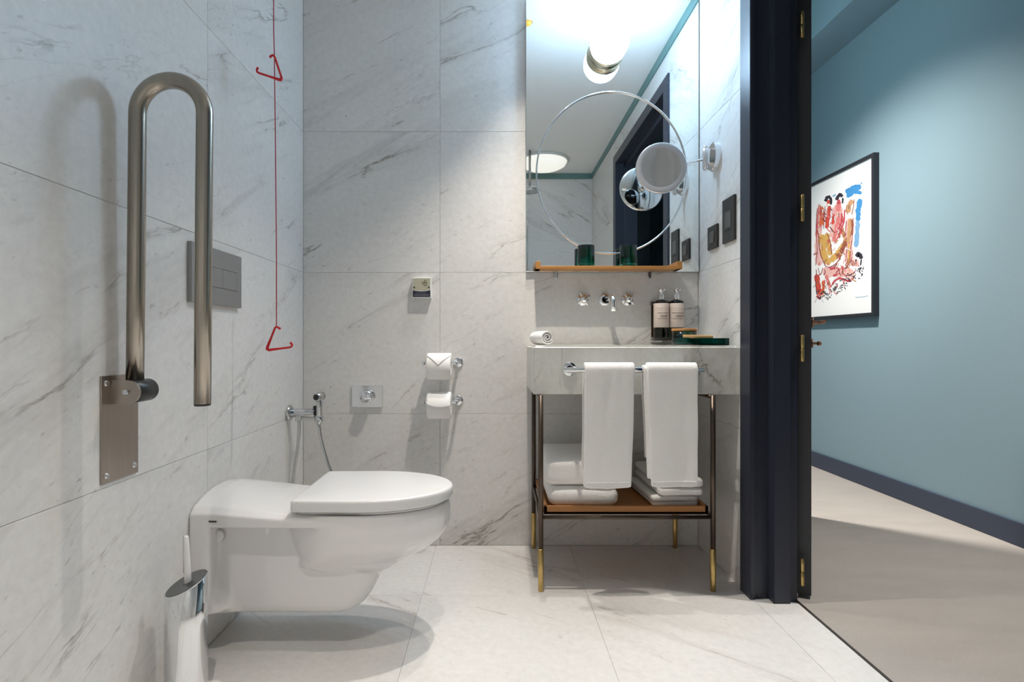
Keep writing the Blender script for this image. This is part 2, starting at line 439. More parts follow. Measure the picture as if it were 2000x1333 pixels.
b = BM(); add_box(b, (0.99, -3.3, 3.0), (XH + 0.12, 5.4, 3.12)); add_box(b, (1.966, -3.2, 2.742), (XH, 5.3, 3.0))
struct('ceiling_hall', b, 'teal_wall', 'painted hall ceiling with a lowered soffit strip along the wall')

# door frame and open door leaf
trim = bpy.data.objects.new('trim_1', None); C.objects.link(trim); trim.location = (0.93, DY1, 0)
trim['kind'] = 'structure'; trim['label'] = 'dark navy stepped door frame between bathroom and hall'
def jamb(name, sgn, y_edge, parent):
    """stepped profile, sgn -1: opening towards -Y; y_edge is the side against the wall"""
    prof = [(0.856, 0), (0.856, 0.080), (0.8735, 0.080), (0.8735, 0.069), (0.921, 0.069), (0.921, 0.110), (0.977, 0.110), (0.977, 0.095), (1.0075, 0.095), (1.0075, 0)]
    b = BM(); pts = [(x, y_edge + sgn * q * S) for x, q in prof]
    add_prism(b, pts, Matrix.Identity(4), 2.134)
    bmesh.ops.bevel(b, geom=[e for e in b.edges if abs(e.verts[0].co.z - e.verts[1].co.z) > 1], offset=0.0022, segments=2, affect='EDGES')
    return obj(name, b, 'navy', parent)
jamb('jamb', -1, DY1, trim); jamb('jamb', 1, DY0 - 0.06, trim)
b = BM(); y0, y1 = DY0 - 0.06, DY1
add_box(b, (0.856, y0, 2.134), (0.8735, y1, 2.197), 0.002); add_box(b, (0.8735, y0, 2.134), (1.0075, y1, 2.2), 0.001)
add_box(b, (0.921, y0 + 0.05, 2.10), (0.977, y1 - 0.05, 2.134), 0.002)
obj('head_jamb', b, 'navy', trim)
box_obj('leak_strip', (1.004, 1.847, 0.0), (1.030, DY1 + 0.07, 2.24), 'navy', trim, 0.002)  # unseen strip added to stop light leaking through the hinge gap
ldir = Vector((1.0614, 1.905 * S, 0)).normalized(); lnor = Vector((ldir.y, -ldir.x, 0))
hinge0 = Vector((1.0614, 1.905 * S, 0)) - lnor * 0.0425
door = bpy.data.objects.new('door_1', None); C.objects.link(door); door.location = hinge0; door['kind'] = 'structure'
door['label'] = 'dark door leaf standing open into the hall, seen edge on'
b = BM(); mt = basis(hinge0, ldir, lnor, Vector((0, 0, 1)))
add_box(b, (0, 0, 0.012), (1.0, 0.042, 2.10), 0.002, 2, mt)
leaf = obj('door_leaf', b, 'dark_leaf', door)
for (za, zb) in ((1.870, 1.956), (1.263, 1.351), (0.800, 0.887), (0.059, 0.148)):
    hx = Vector((1.0165, 1.886 * S - 0.006, 0)); b = BM(); zm = (za + zb) / 2
    add_cyl(b, hx + Vector((0, 0, za)), hx + Vector((0, 0, zm - 0.001)), 0.0058, 14, 0.001)
    add_cyl(b, hx + Vector((0, 0, zm + 0.001)), hx + Vector((0, 0, zb)), 0.0058, 14, 0.001)
    obj('hinge', b, 'brass', door, 'brass hinge knuckle')
hp = hinge0 + ldir * 0.925 + lnor * 0.042
b = BM(); zz = Vector((0, 0, 0.958))
add_cyl(b, hp + zz, hp + zz + lnor * 0.010, 0.025, 24, 0.002)
add_tube(b, smoothpath([hp + zz, hp + zz + lnor * 0.035, hp + zz + lnor * 0.048 - ldir * 0.012, hp + zz + lnor * 0.05 - ldir * 0.12], 6), 0.009, 14)
obj('door_handle', b, 'copper', door, 'copper lever handle')
b = BM(); zz = Vector((0, 0, 0.857))
add_cyl(b, hp + zz, hp + zz + lnor * 0.008, 0.022, 24, 0.002); add_cyl(b, hp + zz, hp + zz + lnor * 0.026, 0.006, 14)
add_lathe(b, [(0, -0.011), (0.007, -0.010), (0.011, -0.004), (0.011, 0.004), (0.007, 0.010), (0, 0.011)], 20, Matrix.Translation(hp + zz + lnor * 0.032))
obj('thumb_turn', b, 'copper', door, 'copper thumb turn')

# ------------------------------------------------------------------ lamps
def downlight(x, y, power, size, label, blend=1.0, rad=0.012):
    t = thing('downlight', (x, y, ZC), label, 'downlight', 'recessed ceiling downlights')
    b = BM(); add_lathe(b, [(0.020, -0.001), (0.022, -0.004), (0.031, -0.004), (0.033, 0.0), (0.020, 0.0), (0.020, -0.001)], 32, Matrix.Translation((x, y, ZC)))
    obj('bezel', b, 'white_plastic', t)
    b = BM(); add_lathe(b, [(0, -0.0185), (0.007, -0.0172), (0.013, -0.0135), (0.0172, -0.007), (0.0185, 0.0), (0, 0.0)], 28, Matrix.Translation((x, y, ZC)))
    obj('lens', b, 'spot_lens', t)
    ld = bpy.data.lights.new('downlight_beam', 'SPOT'); ld.energy = power; ld.color = SPOT_COL
    ld.spot_size = math.radians(size); ld.spot_blend = blend; ld.shadow_soft_size = rad
    lo = bpy.data.objects.new('downlight_beam', ld); C.objects.link(lo); lo.location = (x, y, ZC - 0.034)
downlight(0.06, 1.08 * S, SPOT_POWER[0], 54, 'small ceiling downlight in front of the toilet, out of the mirror view')
downlight(0.12, 1.80 * S, SPOT_POWER[1], 92, 'small ceiling downlight between the toilet and the vanity')
downlight(-0.30, 0.30, SPOT_POWER[3], 80, 'added fill spot on the ceiling over the shower end, unseen behind the viewer')  # fill light added to brighten the back wall from the front
downlight(0.155, 2.14 * S, SPOT_POWER[2], 68, 'small amber ceiling downlight cut by the left mirror edge')

# wall sconce on the mirror
sx, sz = 0.468, 2.085
sco = thing('wall_sconce', (sx, YB, sz), 'glowing white drum sconce with brass collar on the mirror', 'wall lamp')
MY = YB - 0.016              # front plane of the mirror
def lathe_y(b, prof, o, seg=40):       # axis towards -Y (into the room)
    add_lathe(b, prof, seg, basis(o, (1, 0, 0), (0, 0, 1), (0, -1, 0)))
b = BM(); lathe_y(b, [(0, 0), (0.070, 0), (0.072, 0.003), (0.072, 0.012), (0.076, 0.014), (0.076, 0.040), (0.072, 0.043), (0, 0.043)], (sx, MY, sz))
obj('brass_collar', b, 'pale_brass', sco, 'pale brass collar')
b = BM(); lathe_y(b, [(0, 0.043), (0.070, 0.043), (0.0755, 0.055), (0.077, 0.085), (0.074, 0.115), (0.064, 0.135), (0.045, 0.146), (0, 0.151)], (sx, MY, sz))
obj('glass_shade', b, 'sconce_glass', sco, 'lit opal glass drum')

# round lamp over the shower, seen in the mirror
cl = thing('ceiling_lamp', (0.40, 0.12, ZC), 'large round lit ceiling lamp above the shower, reflected in the mirror', 'ceiling lamp')
b = BM(); add_lathe(b, [(0, 0), (0.205, 0), (0.205, -0.018), (0.196, -0.020), (0, -0.020)], 48, Matrix.Translation((0.40, 0.12, ZC)))
obj('lamp_base', b, 'white_plastic', cl)
b = BM(); add_lathe(b, [(0.194, -0.020), (0.180, -0.045), (0.14, -0.066), (0.07, -0.078), (0, -0.082)], 48, Matrix.Translation((0.40, 0.12, ZC)))
obj('lamp_diffuser', b, 'shower_glow', cl)

# hall light behind the door, and an added fill spot for the near carpet
for (hx, hy, pw, lab) in ((1.25, 2.90, HALL_POWER[0], 'small recessed hall downlight behind the open door'), (1.72, 1.55, HALL_POWER[1], 'added unseen fill spot on the hall ceiling just outside the doorway')):
    t = thing('hall_downlight', (hx, hy, 3.0), lab, 'downlight', 'recessed hall downlights')
    b = BM(); add_lathe(b, [(0.030, -0.001), (0.034, -0.005), (0.045, -0.004), (0.047, 0.0), (0.030, 0.0), (0.030, -0.001)], 32, Matrix.Translation((hx, hy, 3.0))); obj('bezel', b, 'white_plastic', t)
    b = BM(); add_lathe(b, [(0, -0.006), (0.028, -0.002), (0.028, 0), (0, 0)], 28, Matrix.Translation((hx, hy, 3.0))); obj('lens', b, 'spot_lens', t)
    ld = bpy.data.lights.new('hall_beam', 'SPOT'); ld.energy = pw; ld.color = (1.0, 0.93, 0.85); ld.spot_size = math.radians(115 if hy > 2 else 62); ld.spot_blend = 1.0; ld.shadow_soft_size = 0.05
    lo = bpy.data.objects.new('hall_beam', ld); C.objects.link(lo); lo.location = (hx, hy, 2.97)

# ------------------------------------------------------------------ toilet
def toilet():
    yc = 1.68 * S
    t = thing('wall_hung_toilet', (XL + 0.3, yc, 0.0), 'white wall hung ceramic toilet with closed lid', 'toilet')
    def wp(u, v, z): return Vector((XL + u, yc + v, z))
    b = BM()
    def loft(secs):
        rings = [[b.verts.new(p) for p in s] for s in secs]; n = len(rings[0])
        for i in range(len(rings) - 1):
            for k in range(n):
                b.faces.new((rings[i][k], rings[i][(k + 1) % n], rings[i + 1][(k + 1) % n], rings[i + 1][k]))
        b.faces.new(rings[0]); b.faces.new(list(reversed(rings[-1])))
    def ss(x, a, c):
        q = max(0, min(1, (x - a) / (c - a))); return q * q * (3 - 2 * q)
    HW = 0.163
    # rim deck, lofted away from the wall
    secs = []
    us = [0.0, 0.04, 0.08, 0.12, 0.16, 0.2, 0.25, 0.3, 0.36, 0.42, 0.47, 0.52, 0.56, 0.60, 0.63, 0.65, 0.665, 0.674, 0.679]
    for u in us:
        q = max(0, (u - 0.40) / 0.281); hw = HW * math.sqrt(max(0.0004, 1 - q * q))
        hw *= 0.985 + 0.015 * ss(u, 0.1, 0.3)
        cr = 1 - ss(u, 0.02, 0.27)
        s = []
        for k in range(17):
            a = -1 + 2 * k / 16; v = a * hw
            z = 0.401 + cr * (0.048 - 0.034 * a * a)
            edge = max(0, abs(a) - 0.88) / 0.12
            z -= 0.010 * edge * edge
            s.append(wp(u, v, z))
        zb = 0.368
        for k in range(17):
            a = 1 - 2 * k / 16; s.append(wp(u, a * hw * 0.99, zb))
        secs.append(s)
    loft(secs)
    # bowl, stacked horizontal egg sections
    secs = []
    for (z, ut, hw, ub) in ((0.40, 0.681, 0.163, 0.20), (0.372, 0.683, 0.163, 0.20), (0.345, 0.682, 0.161, 0.20), (0.318, 0.672, 0.156, 0.21), (0.292, 0.652, 0.147, 0.22), (0.268, 0.622, 0.136, 0.24), (0.245, 0.580, 0.122, 0.25), (0.222, 0.532, 0.106, 0.26), (0.200, 0.480, 0.090, 0.27)):
        s = []
        uc = ut - 0.28 if ut > 0.56 else (ut + ub) / 2 + 0.02
        for k in range(40):
            a = 2 * math.pi * k / 40; c, sn = math.cos(a), math.sin(a)
            u = uc + (ut - uc) * c if c > 0 else uc + (uc - ub) * c
            s.append(wp(u, hw * sn, z))
        secs.append(s)
    loft(secs)
    # trap body
    secs = []
    for (z, uf, hw) in ((0.385, 0.44, 0.100), (0.30, 0.46, 0.102), (0.22, 0.482, 0.106), (0.19, 0.482, 0.107), (0.16, 0.466, 0.107), (0.135, 0.448, 0.105), (0.122, 0.434, 0.101), (0.113, 0.412, 0.094)):
        s = []; r = 0.05
        for k in range(9):
            a = -math.pi / 2 + math.pi / 2 * k / 8; s.append(wp(uf - r + r * math.cos(a), -hw + r + r * math.sin(a), z))
        for k in range(9):
            a = math.pi / 2 * k / 8; s.append(wp(uf - r + r * math.cos(a), hw - r + r * math.sin(a), z))
        s.append(wp(0.0, hw, z)); s.append(wp(0.0, -hw, z)); secs.append(s)
    loft(secs)
    # flange against the wall
    secs = []
    for (u, hw, g) in ((0.0, 0.161, 0), (0.036, 0.160, 0), (0.046, 0.157, 0.002), (0.052, 0.150, 0.006)):
        s = [wp(u, -hw, 0.40), wp(u, hw, 0.40)]; g += 0.026
        r = 0.03
        for k in range(7):
            a = math.pi / 2 * k / 6; s.append(wp(u, hw - r + r * math.cos(a), 0.112 + g + r - r * math.sin(a)))
        for k in range(7):
            a = math.pi / 2 - math.pi / 2 * k / 6; s.append(wp(u, -hw + r - r * math.cos(a), 0.112 + g + r - r * math.sin(a)))
        secs.append(s)
    loft(secs)
    # swelling lobes at the foot
    for (u, z, ru, rv, rz) in ((0.03, 0.130, 0.095, 0.146, 0.125), (0.03, 0.118, 0.180, 0.118, 0.235)):
        prof = [(math.sin(a), math.cos(a)) for a in [math.pi / 2 * k / 10 for k in range(11)]]
        secs = []
        for k in range(9):
            a = math.pi / 2 * k / 8 * 0.97; h = rz * math.sin(a); q = math.cos(a)
            secs.append([wp(max(0.0, u + ru * q * math.cos(w)), rv * (q ** 0.35) * math.sin(w), z + h) for w in [2 * math.pi * j / 28 for j in range(28)]])
        loft(secs)
    body = obj('bowl', b, 'ceramic', t)
    rm = body.modifiers.new('remesh', 'REMESH'); rm.mode = 'VOXEL'; rm.voxel_size = 0.0042; rm.use_smooth_shade = True
    sm = body.modifiers.new('smooth', 'SMOOTH'); sm.factor = 0.5; sm.iterations = 4
    # lid and seat outlines
    def outline(u0, u1, hw, n=28):
        pts = []
        uc = u0 + 0.17
        pts += [(u0, -hw * 0.93), (u0 + 0.003, -hw * 0.965), (u0 + 0.012, -hw * 0.975)]
        for k in range(5): q = k / 5; pts.append((u0 + 0.03 + (uc - u0 - 0.03) * q, -hw * (0.978 + 0.022 * q)))
        for k in range(n + 1):
            a = -math.pi / 2 + math.pi * k / n
            pts.append((uc + (u1 - uc) * (math.cos(a)), hw * math.sin(a)))
        for k in range(5): q = 1 - (k + 1) / 5; pts.append((u0 + 0.03 + (uc - u0 - 0.03) * q, hw * (0.978 + 0.022 * q)))
        pts += [(u0 + 0.012, hw * 0.975), (u0 + 0.003, hw * 0.965), (u0, hw * 0.93)]
        return pts
    def slab(name, u0, u1, hw, z0, z1, r, dome, parent, mat):
        b = BM(); n = None; rings = []
        for (ins, z) in ((0.012, z0), (0.003, z0 + 0.001), (0.0, z0 + 0.006), (0.0, z1 - r), (r * 0.12, z1 - r * 0.5), (r * 0.4, z1 - r * 0.18), (r * 0.9, z1 - r * 0.03), (r * 1.4, z1), (hw * 0.45, z1 + dome * 0.8), (hw * 0.85, z1 + dome)):
            uc = (u0 + u1) / 2; sc1 = 1 - ins / ((u1 - u0) / 2); sc2 = 1 - ins / hw
            rings.append([b.verts.new(wp(uc + (u - uc) * sc1, v * sc2, z)) for u, v in outline(u0, u1, hw)])
        n = len(rings[0])
        for i in range(len(rings) - 1):
            for k in range(n):
                f = b.faces.new((rings[i][k], rings[i][(k + 1) % n], rings[i + 1][(k + 1) % n], rings[i + 1][k])); f.smooth = True
        f = b.faces.new(rings[-1]); f.smooth = True; b.faces.new(list(reversed(rings[0])))
        return obj(name, b, mat, parent)
    slab('seat', 0.285, 0.676, 0.158, 0.4025, 0.411, 0.003, 0.0, t, 'seat_plastic')
    slab('lid', 0.270, 0.690, 0.171, 0.4115, 0.4445, 0.008, 0.0015, t, 'seat_plastic')
    for v in (-0.085, 0.085):
        cyl_obj('hinge_post', wp(0.262, v, 0.398), wp(0.262, v, 0.414), 0.011, 'soft_chrome', t, 18, 0.002)
    cap = at(425, 1047, 1.565); cap = Vector((cap.x, yc - 0.104, cap.z))
    b = BM(); lathe_y(b, [(0, 0), (0.0185, 0), (0.0185, 0.012), (0.0165, 0.015), (0, 0.0155)], cap, 28); obj('fixing_cap', b, 'ceramic', t, 'round side fixing cap')
    # maker's mark: four tiny dark letter blocks
    b = BM(); y = yc - 0.1612
    for k, (x0, w, h) in enumerate(((0, 0.0042, 0.0045), (0.0052, 0.0042, 0.0035), (0.0104, 0.0046, 0.0035), (0.016, 0.0042, 0.0035))):
        p = at(411.5, 1018, 1.52)
        add_box(b, (p.x + x0, y - 0.0012, p.z - 0.001), (p.x + x0 + w, y, p.z - 0.001 + h))
    obj('makers_mark', b, 'ink', t, 'tiny dark printed mark')
toilet()

# ------------------------------------------------------------------ grab bar
def grab_bar():
    d = 1.232; y = d * S
    t = thing('fold_up_grab_bar', (XL, y, 0.68), 'brushed steel fold up grab bar raised against the left wall', 'grab bar')
    y0, y1 = 1.171 * S, 1.292 * S
    box_obj('wall_plate', (XL, y0, 0.569), (XL + 0.004, y1, 0.794), 'plate_steel', t, 0.001)
    for (py, pz) in ((y0 + 0.014, 0.778), (y0 + 0.014, 0.585), (y1 - 0.014, 0.588), (y1 - 0.014, 0.778)):
        b = BM(); add_lathe(b, [(0, 0.0030), (0.0015, 0.0015), (0.003, 0.003), (0.0052, 0.0030), (0.0068, 0.0012), (0.0068, 0)], 18, basis((XL + 0.004, py, pz), (0, 1, 0), (0, 0, 1), (1, 0, 0)))
        obj('screw', b, 'soft_chrome', t)
    xa, xb = -0.7765, -0.631
    zp = 0.759
    # side cheeks with rounded nose
    for yy in (y - 0.034,):
        b = BM(); pts = [(XL + 0.004, zp - 0.025), (xa + 0.004, zp - 0.025)]
        for k in range(1, 12):
            a = -math.pi / 2 + math.pi * k / 12; pts.append((xa + 0.004 + 0.026 * math.cos(a), zp + 0.025 * math.sin(a)))
        pts += [(xa + 0.004, zp + 0.025), (XL + 0.004, zp + 0.025)]
        add_prism(b, pts, basis((0, yy, 0), (1, 0, 0), (0, 0, 1), (0, 1, 0)), 0.005)
        obj('cheek', b, 'plate_steel', t)
    cyl_obj('pivot_bolt', (xa + 0.002, y - 0.039, zp), (xa + 0.002, y - 0.034, zp), 0.0065, 'soft_chrome', t, 18, 0.001)
    cyl_obj('friction_roller', (xa + 0.005, y - 0.028, zp), (xa + 0.005, y + 0.034, zp), 0.0245, 'black_plastic', t, 32, 0.002, 'black plastic friction roller')
    zt = at(0, 142, d).z - 0.017; R = (xb - xa) / 2; tilt = 0.006
    pts = [Vector((xa - tilt * 0.4, y, zp + 0.012)), Vector((xa, y, 1.0))]
    for k in range(0, 25):
        a = math.pi - math.pi * k / 24
        pts.append(Vector(((xa + xb) / 2 + tilt * 0.5 + R * math.cos(a), y, zt - R + R * math.sin(a))))
    pts += [Vector((xb, y, 1.0)), Vector((xb - tilt * 0.3, y, 0.731))]
    tube_obj('tube', pts, 0.0172, 'steel', t, 28)
    cyl_obj('end_cap', (xb - tilt * 0.3, y, 0.7265), (xb - tilt * 0.3, y, 0.733), 0.0166, 'black_plastic', t, 24, 0.001, 'black end cap')
grab_bar()

# ------------------------------------------------------------------ flush plate
def flush_plate():
    y0, y1, z0, z1 = 1.504 * S, 1.799 * S, 0.971, 1.132
    t = thing('flush_plate', (XL, (y0 + y1) / 2, z0), 'grey dual button flush plate on the left wall behind the grab bar', 'flush plate')
    xf = XL + 0.0125
    b = BM(); za, zb = z0 + 0.050, z0 + 0.108
    ya, yb = y0 + 0.03, y1 - 0.03
    for (lo, hi) in (((XL, y0, z0), (xf, y1, za)), ((XL, y0, zb), (xf, y1, z1)), ((XL, y0, za), (xf, ya, zb)), ((XL, yb, za), (xf, y1, zb)), ((XL, ya, za), (xf - 0.004, yb, zb))):
        add_box(b, lo, hi)
    obj('cover', b, 'flush_grey', t)
    ym = ya + (yb - ya) * 0.60
    for (p, q) in ((ya + 0.0012, ym - 0.0008), (ym + 0.0008, yb - 0.0012)):
        box_obj('button', (xf - 0.004, p, za + 0.0014), (xf + 0.0004, q, zb - 0.0014), 'flush_grey', t, 0.0006)
flush_plate()

# ------------------------------------------------------------------ pull cord
def pull_cord():
    d = 1.77
    def p(x, y): return at(x, y, d)
    top = p(533.5, -275); top.z = ZC
    t = thing('emergency_pull_cord', p(541, 684), 'thin red emergency pull cord with two red hook handles hanging from the ceiling', 'pull cord')
    cyl_obj('ceiling_switch', (top.x, top.y, ZC - 0.03), (top.x, top.y, ZC), 0.035, 'white_plastic', t, 28, 0.003)
    tube_obj('cord', [top, p(534.5, 60), p(536, 108), p(538, 300), p(540, 500), p(540, 640)], 0.0016, 'red_cord', t, 8)
    up = [(529, 111.8), (531.5, 109.5), (534.5, 108.6), (537.5, 113), (543.5, 131), (549.6, 149), (550.6, 153.5), (549, 157), (545, 156.4), (526, 150), (507, 143.8), (503.2, 141.5), (502.3, 138), (504, 134.6)]
    lo = [(547, 642), (544, 640), (540, 638.6), (537.5, 642), (530.5, 660), (523.3, 678), (522.6, 682), (525.5, 684.2), (546, 681.6), (566.5, 679), (570.2, 677.2), (571.3, 674), (569, 670.6)]
    for pts in (up, lo):
        n = len(pts); rr = [0.0034] * n; k = n // 2
        rr[k] = 0.0052; rr[k - 1] = 0.0046; rr[k + 1] = 0.0046
        P = [p(*q) + Vector((0, -0.003, 0)) for q in pts]
        b = BM(); add_tube(b, P, rr, 12)
        for q in (P[0], P[-1]): add_lathe(b, [(0, -0.0042), (0.003, -0.003), (0.0042, 0), (0.003, 0.003), (0, 0.0042)], 12, Matrix.Translation(q))
        obj('pull_handle', b, 'red', t)
pull_cord()

# ------------------------------------------------------------------ bidet sprayer
def sprayer():
    o = at(563, 807, 2.24); y = o.y; z = o.z
    t = thing('bidet_sprayer', (XL, y, z), 'chrome hand bidet sprayer with hose on the left wall by the corner', 'sprayer')
    cyl_obj('wall_flange', (XL, y, z), (XL + 0.012, y, z), 0.031, 'soft_chrome', t, 36, 0.003)
    b = BM(); add_cyl(b, (XL + 0.012, y, z), (XL + 0.105, y, z), 0.0165, 28, 0.002); add_box(b, (XL + 0.03, y - 0.012, z - 0.032), (XL + 0.055, y + 0.012, z - 0.01), 0.003)
    add_box(b, (XL + 0.05, y - 0.006, z - 0.03), (XL + 0.115, y + 0.006, z - 0.018), 0.002)
    obj('valve_body', b, 'soft_chrome', t)
    xs = XL + 0.121
    cyl_obj('holder_ring', (xs, y, z - 0.035), (xs, y, z - 0.012), 0.0165, 'soft_chrome', t, 28, 0.002)
    b = BM(); add_tube(b, [(xs, y, z - 0.045), (xs, y, z - 0.03), (xs + 0.001, y, z + 0.03), (xs + 0.002, y, z + 0.062)], [0.009, 0.0125, 0.012, 0.0135], 20)
    add_cyl(b, (xs + 0.008, y + 0.016, z + 0.066), (xs - 0.003, y - 0.026, z + 0.064), 0.0165, 26, 0.002)
    hd = obj('spray_head', b, 'soft_chrome', t)
    b = BM(); add_cyl(b, (xs - 0.003, y - 0.0262, z + 0.064), (xs - 0.0035, y - 0.0275, z + 0.064), 0.0115, 24); obj('nozzle_face', b, 'black_plastic', hd, 'dark spray face')
    b = BM(); add_box(b, (xs - 0.022, y - 0.004, z - 0.01), (xs - 0.012, y + 0.004, z + 0.028), 0.002); obj('trigger', b, 'black_plastic', hd)
    x0 = XL + 0.043
    pts = [(x0, y, z - 0.03), (x0, y, z - 0.075), (x0 - 0.008, y, z - 0.16), (x0 - 0.024, y, z - 0.27), (x0 - 0.02, y - 0.01, z - 0.36), (x0 + 0.05, y - 0.01, z - 0.42),
           (x0 + 0.135, y, z - 0.36), (xs + 0.055, y, z - 0.26), (xs + 0.036, y, z - 0.20), (xs + 0.010, y, z - 0.11), (xs, y, z - 0.045)]
    tube_obj('hose', smoothpath(pts, 8), 0.0063, 'soft_chrome', t, 12)
sprayer()

# ------------------------------------------------------------------ valve plate, call box, roll holders (back wall)
def valve_plate():
    x0, x1, z0, z1 = -0.604, -0.474, 0.588, 0.681
    t = thing('shower_valve_plate', ((x0 + x1) / 2, YB, z0), 'square chrome valve plate with a round knob on the back wall above the toilet', 'valve')
    b = BM(); add_box(b, (x0, YB - 0.010, z0), (x1, YB, z1), 0.002); obj('plate', b, 'chrome', t)
    c = Vector((-0.536, YB - 0.010, 0.634))
    b = BM(); lathe_y(b, [(0, 0), (0.030, 0), (0.030, 0.004), (0.0265, 0.006), (0.0275, 0.018), (0.0265, 0.034), (0.022, 0.038), (0, 0.039)], c, 36); k = obj('knob', b, 'chrome', t)
    b = BM(); add_box(b, (c.x - 0.002, c.y - 0.0405, c.z + 0.002), (c.x + 0.002, c.y - 0.038, c.z + 0.024)); obj('pointer', b, 'soft_chrome', k)
valve_plate()

def call_box():
    x0, x1, z0, z1 = -0.346, -0.266, 1.049, 1.135
    t = thing('call_reset_box', ((x0 + x1) / 2, YB, z0), 'small square white call reset box with cream and navy face on the back wall', 'call box')
    yf = YB - 0.030
    box_obj('housing', (x0, yf, z0), (x1, YB, z1), 'white_plastic', t, 0.0025)
    zm = z0 + 0.034; w = x1 - x0
    arc = [(x0 + 0.003 + (w - 0.006) * k / 12, zm - 0.0055 * (1 - ((k - 6) / 6) ** 2)) for k in range(13)]
    def panel(name, pts, mat, lab, y=yf - 0.0006, th=0.0012, par=t):
        b = BM(); add_prism(b, pts, basis((0, y, 0), (1, 0, 0), (0, 0, 1), (0, 1, 0)), th); return obj(name, b, mat, par, lab)
    up = panel('upper_panel', [(a, c + 0.0014) for a, c in arc] + [(x1 - 0.004, z1 - 0.004), (x0 + 0.003, z1 - 0.004)], 'cream_panel', 'cream upper panel')
    lo = panel('lower_panel', [(x0 + 0.003, z0 + 0.004), (x1 - 0.003, z0 + 0.004)] + [(a, c - 0.0014) for a, c in reversed(arc)], 'navy_panel', 'navy lower panel')
    for xx in (x0 + 0.0095, x1 - 0.010):
        cyl_obj('screw', (xx, yf - 0.002, zm + 0.010), (xx, yf, zm + 0.010), 0.0034, 'black_plastic', t, 14)
    # bell icon: ring over a bell, and a small star-like lamp
    b = BM(); cx, cz = x0 + 0.0555, z1 - 0.020
    def ring(cx, cz, r, w, a0=0, a1=2 * math.pi, n=20):
        pts = [(cx + r * math.cos(a0 + (a1 - a0) * k / n), yf - 0.0012, cz + r * math.sin(a0 + (a1 - a0) * k / n)) for k in range(n + 1)]
        add_tube(b, pts, w, 6)
    ring(cx, cz + 0.003, 0.0046, 0.0009); ring(cx, cz - 0.0075, 0.0062, 0.0011); add_box(b, (cx - 0.0085, yf - 0.0016, cz - 0.003), (cx + 0.0085, yf - 0.0006, cz - 0.0018))
    add_box(b, (cx - 0.0135, yf - 0.0016, cz - 0.006), (cx - 0.0120, yf - 0.0006, cz + 0.001)); add_box(b, (cx - 0.0155, yf - 0.0016, cz - 0.0032), (cx - 0.010, yf - 0.0006, cz - 0.0018))
    add_box(b, (cx - 0.0055, yf - 0.0016, cz - 0.0142), (cx + 0.0055, yf - 0.0006, cz - 0.0126))
    obj('icon', b, 'icon_ink', up, 'small printed call symbol')
    random.seed(4); b = BM()
    for (zz, a, c, h) in ((z0 + 0.0195, 0.22, 0.72, 0.0012), (z0 + 0.0125, 0.10, 0.90, 0.0013), (z0 + 0.0098, 0.12, 0.86, 0.0010)):
        x = x0 + w * a
        while x < x0 + w * c:
            q = random.uniform(0.0015, 0.004); add_box(b, (x, yf - 0.0012, zz), (x + q, yf - 0.0006, zz + h)); x += q + 0.0008
    obj('print', b, 'print_grey', lo, 'tiny pale print')
call_box()

